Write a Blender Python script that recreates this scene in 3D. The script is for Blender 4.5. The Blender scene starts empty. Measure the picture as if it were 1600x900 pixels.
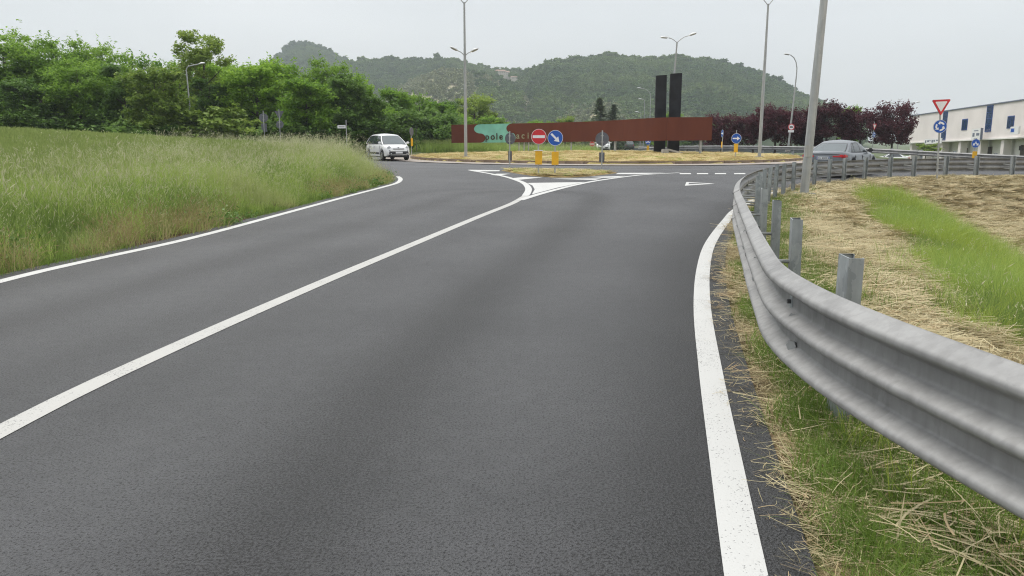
import bpy, bmesh, math, random
import numpy as np
from mathutils import Vector, Matrix
from mathutils.geometry import tessellate_polygon

random.seed(7)
RNG = np.random.default_rng(11)
PI = math.pi
S = bpy.context.scene
COL = S.collection

# ------------------------------------------------------------------ camera, world, sun, exposure
CAM_H = 1.6
F_PX = 1256.0
PITCH = math.atan(239 / F_PX)
cam = bpy.data.cameras.new('camera')
cam.sensor_width = 36.0
cam.lens = F_PX / 1600 * 36
cam.clip_start = 0.05
cam.clip_end = 12000
cam_o = bpy.data.objects.new('camera', cam)
COL.objects.link(cam_o)
cam_o.location = (0, 0, CAM_H)
cam_o.rotation_euler = (PI / 2 - PITCH, 0, 0)
S.camera = cam_o

SUN_EL, SUN_AZ = math.radians(58), math.radians(-40)      # high veiled sun, ahead and to the left
world = bpy.data.worlds.new('World')
S.world = world
world.use_nodes = True
wn = world.node_tree
wn.nodes.clear()
w_out = wn.nodes.new('ShaderNodeOutputWorld')
w_bg = wn.nodes.new('ShaderNodeBackground')
w_sky = wn.nodes.new('ShaderNodeTexSky')
w_sky.sky_type = 'NISHITA'
w_sky.sun_disc = False
w_sky.sun_elevation = SUN_EL
w_sky.sun_rotation = SUN_AZ
w_sky.dust_density = 4.0
w_gain = wn.nodes.new('ShaderNodeVectorMath'); w_gain.operation = 'SCALE'
w_gain.inputs['Scale'].default_value = 1.0
w_co = wn.nodes.new('ShaderNodeTexCoord')
w_map = wn.nodes.new('ShaderNodeMapping'); w_map.inputs['Scale'].default_value = (1.2, 1.2, 4.0)
w_no = wn.nodes.new('ShaderNodeTexNoise'); w_no.inputs['Scale'].default_value = 1.6; w_no.inputs['Detail'].default_value = 5
w_rp = wn.nodes.new('ShaderNodeValToRGB')                 # closed grey cloud deck
w_rp.color_ramp.elements[0].position = 0.3; w_rp.color_ramp.elements[0].color = (4.4, 4.53, 4.67, 1)
w_rp.color_ramp.elements[1].position = 0.72; w_rp.color_ramp.elements[1].color = (5.35, 5.42, 5.5, 1)
w_mix = wn.nodes.new('ShaderNodeMix'); w_mix.data_type = 'RGBA'
w_mix.inputs['Factor'].default_value = 0.93
L = wn.links.new
L(w_sky.outputs['Color'], w_gain.inputs[0])
L(w_co.outputs['Generated'], w_map.inputs['Vector'])
L(w_map.outputs['Vector'], w_no.inputs['Vector'])
L(w_no.outputs['Fac'], w_rp.inputs['Fac'])
L(w_gain.outputs['Vector'], w_mix.inputs['A'])
L(w_rp.outputs['Color'], w_mix.inputs['B'])
# an overcast sky is brighter overhead than at the horizon
w_sep = wn.nodes.new('ShaderNodeSeparateXYZ'); w_up = wn.nodes.new('ShaderNodeMapRange')
w_up.inputs['From Min'].default_value = 0.08; w_up.inputs['To Min'].default_value = 1.0; w_up.inputs['To Max'].default_value = 2.3
w_mul = wn.nodes.new('ShaderNodeVectorMath'); w_mul.operation = 'SCALE'
L(w_co.outputs['Generated'], w_sep.inputs[0]); L(w_sep.outputs['Z'], w_up.inputs['Value'])
L(w_mix.outputs['Result'], w_mul.inputs[0]); L(w_up.outputs['Result'], w_mul.inputs['Scale'])
L(w_mul.outputs['Vector'], w_bg.inputs['Color'])
w_bg.inputs['Strength'].default_value = 0.1
L(w_bg.outputs['Background'], w_out.inputs['Surface'])

sun = bpy.data.lights.new('sun', 'SUN')
sun.energy = 1.5
sun.angle = math.radians(25)
sun.color = (1.0, 0.965, 0.91)
sun_o = bpy.data.objects.new('sun', sun)
COL.objects.link(sun_o)
sun_dir = Vector((math.sin(SUN_AZ) * math.cos(SUN_EL), math.cos(SUN_AZ) * math.cos(SUN_EL), math.sin(SUN_EL)))
sun_o.rotation_euler = sun_dir.to_track_quat('Z', 'Y').to_euler()

S.view_settings.view_transform = 'Standard'
S.view_settings.look = 'None'
S.view_settings.exposure = 0.55
S.view_settings.gamma = 1.0
S.view_settings.use_curve_mapping = False
S.render.engine = 'CYCLES'
S.cycles.use_denoising = True
S.cycles.filter_width = 1.15
S.cycles.denoising_prefilter = 'NONE'
S.cycles.denoising_input_passes = 'RGB_ALBEDO_NORMAL'
S.cycles.max_bounces = 6
S.cycles.diffuse_bounces = 3
S.cycles.glossy_bounces = 3
S.cycles.transmission_bounces = 4
S.cycles.transparent_max_bounces = 8
S.cycles.volume_bounces = 1

# ------------------------------------------------------------------ helpers
_c, _s = math.cos(PITCH), math.sin(PITCH)
def ray(x, y):
    a = (x - 800) / F_PX; b = -(y - 450) / F_PX
    return a, _c + b * _s, -_s + b * _c
def gp(x, y, z=0.0):                      # photo pixel -> point of the level z
    r = ray(x, y); t = (z - CAM_H) / r[2]
    return (r[0] * t, r[1] * t)
def at(x, y, D):                          # photo pixel -> point at distance D ahead
    r = ray(x, y); t = D / r[1]
    return Vector((r[0] * t, D, CAM_H + r[2] * t))

def tag(o, label=None, cat=None, group=None, kind=None):
    if label: o['label'] = label
    if cat: o['category'] = cat
    if group: o['group'] = group
    if kind: o['kind'] = kind
    return o
def empty(name, loc=(0, 0, 0), rz=0.0, label=None, cat=None, group=None):
    o = bpy.data.objects.new(name, None)
    COL.objects.link(o)
    o.empty_display_size = 0.2
    o.location = loc
    o.rotation_euler = (0, 0, rz)
    return tag(o, label, cat, group)
def mesh_obj(name, verts, faces, mat, parent=None, smooth=False):
    me = bpy.data.meshes.new(name)
    me.from_pydata([tuple(v) for v in verts], [], [tuple(f) for f in faces])
    if mat: me.materials.append(mat)
    if smooth: me.shade_smooth()
    me.update()
    o = bpy.data.objects.new(name, me)
    COL.objects.link(o)
    if parent: o.parent = parent
    return o
def np_mesh(name, V, Fq, mat, smooth=False, mats=None, mat_idx=None):      # fast quads/tris mesh
    me = bpy.data.meshes.new(name)
    V = np.asarray(V, np.float32); Fq = np.asarray(Fq, np.int32)
    n, k = Fq.shape
    me.vertices.add(len(V)); me.vertices.foreach_set('co', V.ravel())
    me.loops.add(n * k); me.loops.foreach_set('vertex_index', Fq.ravel())
    me.polygons.add(n)
    me.polygons.foreach_set('loop_start', np.arange(0, n * k, k, dtype=np.int32))
    for m in (mats or [mat]): me.materials.append(m)
    if mat_idx is not None: me.polygons.foreach_set('material_index', np.asarray(mat_idx, np.int32))
    me.update(calc_edges=True)
    me.validate()
    if smooth: me.shade_smooth()
    return me
def link(name, me, parent=None, loc=(0, 0, 0), rz=0):
    o = bpy.data.objects.new(name, me); COL.objects.link(o)
    o.location = loc; o.rotation_euler = (0, 0, rz)
    if parent: o.parent = parent
    return o
def copy_tree(o, parent=None):
    c = o.copy(); COL.objects.link(c); c.parent = parent
    for ch in list(o.children): copy_tree(ch, c)
    return c

class MB:
    """collects shapes for one mesh"""
    def __init__(s): s.v = []; s.f = []
    def add(s, vs, fs):
        n = len(s.v); s.v += [Vector(v) for v in vs]; s.f += [tuple(n + i for i in f) for f in fs]; return s
    def box(s, c, size, rz=0, M=None):
        hx, hy, hz = size[0] / 2, size[1] / 2, size[2] / 2
        vs = [Vector((x, y, z)) for x in (-hx, hx) for y in (-hy, hy) for z in (-hz, hz)]
        R = M or Matrix.Rotation(rz, 3, 'Z')
        vs = [R @ v + Vector(c) for v in vs]
        return s.add(vs, [(0, 1, 3, 2), (4, 6, 7, 5), (0, 4, 5, 1), (2, 3, 7, 6), (0, 2, 6, 4), (1, 5, 7, 3)])
    def cham(s, c, size, b=0.01):                      # box with chamfered edges
        bm = bmesh.new(); bmesh.ops.create_cube(bm, size=1)
        for v in bm.verts: v.co = Vector((v.co.x * size[0], v.co.y * size[1], v.co.z * size[2])) + Vector(c)
        bmesh.ops.bevel(bm, geom=bm.edges[:], offset=b, segments=2, affect='EDGES')
        s.add([v.co for v in bm.verts], [[v.index for v in f.verts] for f in bm.faces]); bm.free(); return s
    def tube(s, pts, rad, n=10, cap=True):
        pts = [Vector(p) for p in pts]
        if not hasattr(rad, '__len__'): rad = [rad] * len(pts)
        rings = []; base = len(s.v); up = None
        for i, p in enumerate(pts):
            t = (pts[min(i + 1, len(pts) - 1)] - pts[max(i - 1, 0)]).normalized()
            if up is None:
                a = Vector((1, 0, 0)) if abs(t.x) < 0.8 else Vector((0, 1, 0))
                up = (a - t * a.dot(t)).normalized()
            else: up = (up - t * up.dot(t)).normalized()
            w = t.cross(up)
            for k in range(n):
                an = 2 * PI * k / n
                s.v.append(p + (up * math.cos(an) + w * math.sin(an)) * rad[i])
        for i in range(len(pts) - 1):
            for k in range(n):
                a = base + i * n + k; b = base + i * n + (k + 1) % n
                s.f.append((a, b, b + n, a + n))
        if cap:
            s.f.append(tuple(base + k for k in reversed(range(n))))
            s.f.append(tuple(base + (len(pts) - 1) * n + k for k in range(n)))
        return s
    def prism(s, poly, y0, y1, axis='y'):              # poly in (x,z), extruded along y
        n = len(poly); b = len(s.v)
        for y in (y0, y1):
            for (x, z) in poly: s.v.append(Vector((x, y, z)))
        s.f.append(tuple(b + i for i in range(n))); s.f.append(tuple(b + n + i for i in reversed(range(n))))
        for i in range(n):
            j = (i + 1) % n; s.f.append((b + i, b + n + i, b + n + j, b + j))
        return s
    def build(s, name, mat, parent=None, smooth=False, loc=None):
        o = mesh_obj(name, s.v, s.f, mat, parent, smooth)
        bm = bmesh.new(); bm.from_mesh(o.data); bmesh.ops.recalc_face_normals(bm, faces=bm.faces); bm.to_mesh(o.data); bm.free()
        if smooth:
            o.data.shade_smooth()
            try: o.data.set_sharp_from_angle(angle=math.radians(38))
            except Exception: pass
        if loc is not None: o.location = loc
        return o

def smooth_path(pts, step):
    P = [np.array(p, float) for p in pts]
    P = [2 * P[0] - P[1]] + P + [2 * P[-1] - P[-2]]
    out = []
    for i in range(1, len(P) - 2):
        a, b, c, d = P[i - 1:i + 3]
        for t in np.linspace(0, 1, 24, endpoint=False):
            out.append(0.5 * (2 * b + (c - a) * t + (2 * a - 5 * b + 4 * c - d) * t * t + (3 * b - a - 3 * c + d) * t ** 3))
    out.append(P[-2]); out = np.array(out)
    d = np.r_[0, np.cumsum(np.linalg.norm(np.diff(out[:, :2], axis=0), axis=1))]
    n = max(2, int(round(d[-1] / step)) + 1); q = np.linspace(0, d[-1], n)
    return np.stack([np.interp(q, d, out[:, k]) for k in range(out.shape[1])], 1)
def left_normals(P):
    t = np.gradient(P[:, :2], axis=0); t /= np.linalg.norm(t, axis=1)[:, None] + 1e-9
    return np.stack([-t[:, 1], t[:, 0]], 1)
def sstep(a, b, x):
    t = np.clip((x - a) / (b - a), 0, 1); return t * t * (3 - 2 * t)
def seg_dist(X, Y, P):
    """distance to a polyline, plus side (+ = left of its direction)"""
    X = np.asarray(X, float); Y = np.asarray(Y, float); best = np.full(X.shape, 1e9); side = np.zeros(X.shape)
    for (a, b) in zip(P[:-1], P[1:]):
        dx, dy = b[0] - a[0], b[1] - a[1]; l2 = dx * dx + dy * dy
        t = np.clip(((X - a[0]) * dx + (Y - a[1]) * dy) / l2, 0, 1)
        ex = X - a[0] - t * dx; ey = Y - a[1] - t * dy
        d = np.hypot(ex, ey); m = d < best
        best = np.where(m, d, best); side = np.where(m, np.sign(dx * ey - dy * ex), side)
    return best, side
def inside(X, Y, poly):
    X = np.asarray(X, float); Y = np.asarray(Y, float); r = np.zeros(X.shape, bool); n = len(poly)
    for i in range(n):
        x1, y1 = poly[i][:2]; x2, y2 = poly[(i + 1) % n][:2]
        c = ((y1 > Y) != (y2 > Y)) & (X < (x2 - x1) * (Y - y1) / (y2 - y1 + 1e-12) + x1)
        r ^= c
    return r
def vnoise(x, y, seed=0):
    """smooth value noise in numpy"""
    xi = np.floor(x).astype(np.int64); yi = np.floor(y).astype(np.int64); fx = x - xi; fy = y - yi
    fx = fx * fx * (3 - 2 * fx); fy = fy * fy * (3 - 2 * fy)
    def hsh(a, b):
        h = (a * 374761393 + b * 668265263 + seed * 974634) & 0xffffffff
        h = ((h ^ (h >> 13)) * 1274126177) & 0xffffffff
        return ((h ^ (h >> 16)) & 0xffff) / 65535.0
    return (hsh(xi, yi) * (1 - fx) + hsh(xi + 1, yi) * fx) * (1 - fy) + (hsh(xi, yi + 1) * (1 - fx) + hsh(xi + 1, yi + 1) * fx) * fy
def fbm(x, y, o=4, seed=0):
    r = 0; a = 0.5
    for k in range(o): r = r + a * vnoise(x * 2 ** k, y * 2 ** k, seed + k); a *= 0.5
    return r

# ------------------------------------------------------------------ materials
def nodes(name):
    m = bpy.data.materials.new(name); m.use_nodes = True
    nt = m.node_tree; b = nt.nodes['Principled BSDF']
    return m, nt, b
def pm(name, col, rough=0.6, metal=0.0, var=0.0, scale=5.0, bump=0.0, bscale=None, spec=0.5, col2=None, detail=4, dist=0.02, coat=0.0):
    """principled surface with noise-driven colour variation and relief"""
    m, nt, b = nodes(name); N = nt.nodes.new; K = nt.links.new
    b.inputs['Roughness'].default_value = rough; b.inputs['Metallic'].default_value = metal
    b.inputs['Specular IOR Level'].default_value = spec; b.inputs['Coat Weight'].default_value = coat
    b.inputs['Base Color'].default_value = (*col, 1)
    tc = N('ShaderNodeTexCoord')
    if var > 0 or col2:
        no = N('ShaderNodeTexNoise'); no.inputs['Scale'].default_value = scale; no.inputs['Detail'].default_value = detail
        K(tc.outputs['Object'], no.inputs['Vector'])
        rp = N('ShaderNodeValToRGB'); rp.color_ramp.elements[0].position = 0.32; rp.color_ramp.elements[1].position = 0.68
        c2 = col2 or tuple(min(1, c * (1 + var)) for c in col); c1 = col if col2 else tuple(c * (1 - var) for c in col)
        rp.color_ramp.elements[0].color = (*c1, 1); rp.color_ramp.elements[1].color = (*c2, 1)
        K(no.outputs['Fac'], rp.inputs['Fac']); K(rp.outputs['Color'], b.inputs['Base Color'])
    if bump > 0:
        n2 = N('ShaderNodeTexNoise'); n2.inputs['Scale'].default_value = bscale or scale * 4; n2.inputs['Detail'].default_value = 4
        K(tc.outputs['Object'], n2.inputs['Vector'])
        bp = N('ShaderNodeBump'); bp.inputs['Strength'].default_value = bump; bp.inputs['Distance'].default_value = dist
        K(n2.outputs['Fac'], bp.inputs['Height']); K(bp.outputs['Normal'], b.inputs['Normal'])
    return m
def leaf_mat(name, c1, c2, trans=0.35, rough=0.5, per_object=True, spec=0.3):
    """thin leaf: reflects and lets light through; colour differs from plant to plant and over the crown"""
    m, nt, b = nodes(name); N = nt.nodes.new; K = nt.links.new
    oi = N('ShaderNodeObjectInfo'); tc = N('ShaderNodeTexCoord')
    no = N('ShaderNodeTexNoise'); no.inputs['Scale'].default_value = 0.9; no.inputs['Detail'].default_value = 3
    K(tc.outputs['Object'], no.inputs['Vector'])
    ge = N('ShaderNodeNewGeometry')
    ad = N('ShaderNodeMath'); ad.operation = 'MULTIPLY_ADD'; ad.inputs[1].default_value = 0.45
    K(oi.outputs['Random'], ad.inputs[0])
    m2 = N('ShaderNodeMath'); m2.operation = 'MULTIPLY_ADD'; m2.inputs[1].default_value = 0.55
    K(ge.outputs['Random Per Island'], m2.inputs[0]); 
    m3 = N('ShaderNodeMath'); m3.operation = 'MULTIPLY_ADD'; m3.inputs[1].default_value = 0.9; m3.inputs[2].default_value = -0.45
    K(no.outputs['Fac'], m3.inputs[0]); K(m3.outputs[0], m2.inputs[2]); K(m2.outputs[0], ad.inputs[2])
    mx = N('ShaderNodeMix'); mx.data_type = 'RGBA'
    mx.inputs['A'].default_value = (*c1, 1); mx.inputs['B'].default_value = (*c2, 1)
    K(ad.outputs[0], mx.inputs['Factor']); K(mx.outputs['Result'], b.inputs['Base Color'])
    b.inputs['Roughness'].default_value = rough; b.inputs['Specular IOR Level'].default_value = spec
    tr = N('ShaderNodeBsdfTranslucent'); K(mx.outputs['Result'], tr.inputs['Color'])
    ms = N('ShaderNodeMixShader'); ms.inputs[0].default_value = trans
    K(b.outputs[0], ms.inputs[1]); K(tr.outputs[0], ms.inputs[2]); K(ms.outputs[0], nt.nodes['Material Output'].inputs['Surface'])
    return m

def asphalt_mat():
    m, nt, b = nodes('asphalt'); N = nt.nodes.new; K = nt.links.new
    ge = N('ShaderNodeNewGeometry')
    n1 = N('ShaderNodeTexNoise'); n1.inputs['Scale'].default_value = 0.32; n1.inputs['Detail'].default_value = 5; n1.inputs['Roughness'].default_value = 0.6
    n2 = N('ShaderNodeTexNoise'); n2.inputs['Scale'].default_value = 74; n2.inputs['Detail'].default_value = 4; n2.inputs['Roughness'].default_value = 0.7
    vo = N('ShaderNodeTexVoronoi'); vo.inputs['Scale'].default_value = 150
    for n in (n1, n2, vo): K(ge.outputs['Position'], n.inputs['Vector'])
    r1 = N('ShaderNodeValToRGB'); e = r1.color_ramp.elements
    e[0].position = 0.3; e[0].color = (0.044, 0.0452, 0.0475, 1); e[1].position = 0.72; e[1].color = (0.076, 0.077, 0.080, 1)
    K(n1.outputs['Fac'], r1.inputs['Fac'])
    # wheel tracks: colour attribute "wear" laid along the lanes (polished, paler stone)
    at_ = N('ShaderNodeAttribute'); at_.attribute_name = 'wear'
    mw = N('ShaderNodeMix'); mw.data_type = 'RGBA'; mw.blend_type = 'MULTIPLY'; mw.inputs['Factor'].default_value = 1
    K(r1.outputs['Color'], mw.inputs['A']); K(at_.outputs['Color'], mw.inputs['B'])
    r2 = N('ShaderNodeValToRGB'); e = r2.color_ramp.elements
    e[0].position = 0.41; e[0].color = (0.06, 0.06, 0.06, 1); e[1].position = 0.49; e[1].color = (1.12, 1.12, 1.12, 1)
    wv = N('ShaderNodeSeparateColor'); K(at_.outputs['Color'], wv.inputs['Color'])          # open, unpolished asphalt has more dark voids between its stones
    pv = N('ShaderNodeMath'); pv.operation = 'MULTIPLY_ADD'; pv.inputs[1].default_value = 0.16; pv.inputs[2].default_value = -0.145; K(wv.outputs[0], pv.inputs[0])
    pa = N('ShaderNodeMath'); pa.operation = 'ADD'; K(n2.outputs['Fac'], pa.inputs[0]); K(pv.outputs[0], pa.inputs[1]); K(pa.outputs[0], r2.inputs['Fac'])
    m2 = N('ShaderNodeMix'); m2.data_type = 'RGBA'; m2.blend_type = 'MULTIPLY'; m2.inputs['Factor'].default_value = 0.9
    n4 = N('ShaderNodeTexNoise'); n4.inputs['Scale'].default_value = 9; n4.inputs['Detail'].default_value = 4; K(ge.outputs['Position'], n4.inputs['Vector'])
    r4 = N('ShaderNodeValToRGB'); e = r4.color_ramp.elements; e[0].position = 0.33; e[0].color = (0.9, 0.9, 0.9, 1); e[1].position = 0.67; e[1].color = (1.08, 1.08, 1.08, 1); K(n4.outputs['Fac'], r4.inputs['Fac'])
    m4 = N('ShaderNodeMix'); m4.data_type = 'RGBA'; m4.blend_type = 'MULTIPLY'; m4.inputs['Factor'].default_value = 1; K(mw.outputs['Result'], m4.inputs['A']); K(r4.outputs['Color'], m4.inputs['B'])
    K(m4.outputs['Result'], m2.inputs['A']); K(r2.outputs['Color'], m2.inputs['B'])
    r3 = N('ShaderNodeValToRGB'); e = r3.color_ramp.elements          # single pale chippings
    e[0].position = 0.0; e[0].color = (1, 1, 1, 1); e[1].position = 0.06; e[1].color = (0, 0, 0, 1)
    v2 = N('ShaderNodeTexVoronoi'); v2.inputs['Scale'].default_value = 38; K(ge.outputs['Position'], v2.inputs['Vector'])
    K(v2.outputs['Distance'], r3.inputs['Fac'])
    m3 = N('ShaderNodeMix'); m3.data_type = 'RGBA'; m3.inputs['B'].default_value = (0.2, 0.195, 0.185, 1)
    K(r3.outputs['Color'], m3.inputs['Factor']); K(m2.outputs['Result'], m3.inputs['A'])
    K(m3.outputs['Result'], b.inputs['Base Color'])
    b.inputs['Roughness'].default_value = 0.62; b.inputs['Specular IOR Level'].default_value = 0.45
    bp = N('ShaderNodeBump'); bp.inputs['Strength'].default_value = 0.8; bp.inputs['Distance'].default_value = 0.007
    ml = N('ShaderNodeMath'); ml.operation = 'ADD'
    K(vo.outputs['Distance'], ml.inputs[0]); K(n2.outputs['Fac'], ml.inputs[1]); K(ml.outputs[0], bp.inputs['Height'])
    K(bp.outputs['Normal'], b.inputs['Normal'])
    return m
def paint_mat(name, worn=0.5, col=(0.80, 0.80, 0.77)):
    m, nt, b = nodes(name); N = nt.nodes.new; K = nt.links.new
    ge = N('ShaderNodeNewGeometry')
    n1 = N('ShaderNodeTexNoise'); n1.inputs['Scale'].default_value = 90; n1.inputs['Detail'].default_value = 4
    n2 = N('ShaderNodeTexNoise'); n2.inputs['Scale'].default_value = 2.5; n2.inputs['Detail'].default_value = 4
    for n in (n1, n2): K(ge.outputs['Position'], n.inputs['Vector'])
    ad = N('ShaderNodeMath'); ad.operation = 'MULTIPLY_ADD'; ad.inputs[1].default_value = 0.35
    K(n2.outputs['Fac'], ad.inputs[0]); K(n1.outputs['Fac'], ad.inputs[2])
    rp = N('ShaderNodeValToRGB'); e = rp.color_ramp.elements
    e[0].position = 0.40 + 0.13 * worn; e[0].color = (0.10, 0.10, 0.10, 1); e[1].position = 0.47 + 0.15 * worn; e[1].color = (*col, 1)
    K(ad.outputs[0], rp.inputs['Fac']); K(rp.outputs['Color'], b.inputs['Base Color'])
    b.inputs['Roughness'].default_value = 0.65
    bp = N('ShaderNodeBump'); bp.inputs['Strength'].default_value = 0.4; bp.inputs['Distance'].default_value = 0.004
    K(n1.outputs['Fac'], bp.inputs['Height']); K(bp.outputs['Normal'], b.inputs['Normal'])
    return m
def galvanised(name, c1, c2, rough=0.45, scale=14, metal=0.55, patch=0.35):
    m, nt, b = nodes(name); N = nt.nodes.new; K = nt.links.new
    tc = N('ShaderNodeTexCoord')
    vo = N('ShaderNodeTexVoronoi'); vo.inputs['Scale'].default_value = scale; vo.inputs['Randomness'].default_value = 1
    no = N('ShaderNodeTexNoise'); no.inputs['Scale'].default_value = 2.2; no.inputs['Detail'].default_value = 6; no.inputs['Roughness'].default_value = 0.65
    n3 = N('ShaderNodeTexNoise'); n3.inputs['Scale'].default_value = 7; n3.inputs['Detail'].default_value = 3; n3.inputs['Distortion'].default_value = 1.2
    mp = N('ShaderNodeMapping'); mp.inputs['Scale'].default_value = (1, 1, 0.25)
    K(tc.outputs['Object'], mp.inputs['Vector']); K(tc.outputs['Object'], n3.inputs['Vector'])
    wp = N('ShaderNodeMix'); wp.data_type = 'RGBA'; wp.inputs['Factor'].default_value = 0.12
    K(mp.outputs['Vector'], wp.inputs['A']); K(n3.outputs['Color'], wp.inputs['B'])
    K(wp.outputs['Result'], vo.inputs['Vector']); K(tc.outputs['Object'], no.inputs['Vector'])
    sx = N('ShaderNodeSeparateColor'); K(vo.outputs['Color'], sx.inputs['Color'])
    ad = N('ShaderNodeMath'); ad.operation = 'MULTIPLY_ADD'; ad.inputs[1].default_value = patch
    K(sx.outputs[0], ad.inputs[0]); K(no.outputs['Fac'], ad.inputs[2])
    rp = N('ShaderNodeValToRGB'); e = rp.color_ramp.elements
    e[0].position = 0.33 + patch * .2; e[0].color = (*c1, 1); e[1].position = 0.6 + patch; e[1].color = (*c2, 1)
    K(ad.outputs[0], rp.inputs['Fac'])
    ms = N('ShaderNodeMapping'); ms.inputs['Scale'].default_value = (9, 9, .9); K(tc.outputs['Object'], ms.inputs['Vector'])      # rain streaks
    ns = N('ShaderNodeTexNoise'); ns.inputs['Scale'].default_value = 2.4; ns.inputs['Detail'].default_value = 5; K(ms.outputs['Vector'], ns.inputs['Vector'])
    rs = N('ShaderNodeValToRGB'); rs.color_ramp.elements[0].position = .36; rs.color_ramp.elements[0].color = (.74, .73, .72, 1); rs.color_ramp.elements[1].position = .6; rs.color_ramp.elements[1].color = (1.06, 1.06, 1.05, 1)
    K(ns.outputs['Fac'], rs.inputs['Fac']); mm = N('ShaderNodeMix'); mm.data_type = 'RGBA'; mm.blend_type = 'MULTIPLY'; mm.inputs['Factor'].default_value = .45
    K(rp.outputs['Color'], mm.inputs['A']); K(rs.outputs['Color'], mm.inputs['B']); K(mm.outputs['Result'], b.inputs['Base Color'])
    b.inputs['Metallic'].default_value = metal
    rr = N('ShaderNodeMapRange'); rr.inputs['To Min'].default_value = rough - 0.08; rr.inputs['To Max'].default_value = rough + 0.14
    K(no.outputs['Fac'], rr.inputs['Value']); K(rr.outputs['Result'], b.inputs['Roughness'])
    return m
def rust_mat():
    m, nt, b = nodes('corten_steel'); N = nt.nodes.new; K = nt.links.new
    tc = N('ShaderNodeTexCoord'); mp = N('ShaderNodeMapping'); mp.inputs['Scale'].default_value = (1.2, 1.2, 0.35)
    K(tc.outputs['Object'], mp.inputs['Vector'])
    no = N('ShaderNodeTexNoise'); no.inputs['Scale'].default_value = 1.6; no.inputs['Detail'].default_value = 7; no.inputs['Roughness'].default_value = 0.65
    K(mp.outputs['Vector'], no.inputs['Vector'])
    rp = N('ShaderNodeValToRGB'); e = rp.color_ramp.elements
    e[0].position = 0.3; e[0].color = (0.115, 0.034, 0.02, 1); e[1].position = 0.72; e[1].color = (0.14, 0.042, 0.025, 1)
    K(no.outputs['Fac'], rp.inputs['Fac']); K(rp.outputs['Color'], b.inputs['Base Color'])
    b.inputs['Roughness'].default_value = 0.85; b.inputs['Specular IOR Level'].default_value = 0.2
    return m

M = {}
M['asphalt'] = asphalt_mat()
M['paint'] = paint_mat('fresh_road_paint', 0.56, (0.52, 0.52, 0.50))
M['paint_worn'] = paint_mat('worn_road_paint', 0.62, (0.42, 0.415, 0.39))
M['rail'] = galvanised('galvanised_rail', (0.20, 0.20, 0.198), (0.31, 0.31, 0.305), 0.58, 16, 0.15, 0.1)
M['post'] = galvanised('galvanised_post', (0.22, 0.245, 0.255), (0.42, 0.45, 0.46), 0.5, 18, 0.3)
M['pole'] = galvanised('galvanised_pole', (0.34, 0.35, 0.345), (0.46, 0.47, 0.46), 0.55, 6, 0.35)
M['dark_metal'] = pm('dark_metal', (0.06, 0.06, 0.062), 0.6, 0.3, 0.3, 8)
M['sign_back'] = pm('sign_back_grey', (0.12, 0.125, 0.14), 0.55, 0.2, 0.15, 6)
M['sign_white'] = pm('sign_white', (0.78, 0.78, 0.78), 0.4, 0, 0.05, 12)
M['sign_red'] = pm('sign_red', (0.58, 0.022, 0.03), 0.4, 0, 0.1, 10)
M['sign_blue'] = pm('sign_blue', (0.008, 0.09, 0.42), 0.4, 0, 0.1, 10)
M['sign_black'] = pm('sign_black', (0.02, 0.02, 0.02), 0.5, 0, 0.2, 10)
M['yellow'] = pm('yellow_plastic', (0.78, 0.42, 0.012), 0.45, 0, 0.08, 9)
M['rust'] = rust_mat()
M['teal'] = pm('teal_glass', (0.20, 0.50, 0.40), 0.3, 0, 0.12, 1.4, spec=0.6)
M['pylon'] = pm('black_pylon', (0.02, 0.021, 0.025), 0.75, 0, 0.4, 1.5, 0.15, 30, spec=0.15)
M['concrete'] = pm('concrete', (0.36, 0.34, 0.31), 0.85, 0, 0.2, 3, 0.3, 40)
M['apron'] = pm('concrete_apron', (0.30, 0.26, 0.225), 0.85, 0, 0.2, 1.2, 0.3, 60)
M['kerb'] = pm('kerb_stone', (0.23, 0.17, 0.12), 0.85, 0, 0.25, 3, 0.3, 40)
M['lamp_shell'] = pm('lamp_shell', (0.62, 0.63, 0.62), 0.45, 0.1, 0.08, 6)
M['lamp_glass'] = pm('lamp_glass', (0.30, 0.30, 0.28), 0.2, 0, 0.1, 9)
M['bark'] = pm('bark', (0.085, 0.07, 0.055), 0.9, 0, 0.4, 6, 0.6, 24)

# ------------------------------------------------------------------ the lie of the land
RAIL_PTS = [(2.3, -1.5), (2.08, 0.2), (1.86, 1.6), (1.68, 2.6), (1.58, 3.3), (1.545, 3.9), (1.59, 4.6), (1.76, 5.4), (2.14, 7.0), (2.75, 9.5), (3.37, 11.95),
            (4.2, 14.75), (5.18, 17.5), (6.47, 20.5), (8.96, 25.0), (11.5, 28.1), (14.2, 30.05), (16.0, 30.85), (19.7, 31.7), (27, 32.6), (42, 34)]
LEFT_PTS = [(-5.75, -14), (-6.05, -3), (-5.95, 4), (-5.69, 8.79), (-5.46, 10.43), (-5.06, 12.63), (-4.71, 16.9), (-4.33, 21.85), (-4.02, 25.4), (-3.92, 27.9),
            (-4.35, 31.2), (-5.5, 35), (-8.2, 41), (-13, 47.5), (-22, 52), (-40, 55), (-80, 57)]
RIGHT_PTS = [(0.3, -14), (0.2, -3), (0.45, 0.5), (0.66, 1.6), (0.865, 2.72), (1.07, 3.79), (1.37, 5.34), (1.8, 7.44), (2.33, 9.66), (2.99, 12.02), (4.07, 15.24),
             (5.07, 17.96), (7.15, 22.4), (9.4, 25.8), (11.6, 28.5), (14.6, 30.9), (17, 31.9), (20.5, 32.6), (27, 33.5), (42, 35)]
RAIL = smooth_path(RAIL_PTS, 0.25)
LEFT = smooth_path(LEFT_PTS, 0.5)
RIGHT = smooth_path(RIGHT_PTS, 0.4)
RC = np.array([6.5, 58.4]); R_IN, R_AP, R_OUT = 13.6, 15.6, 24.2

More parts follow.
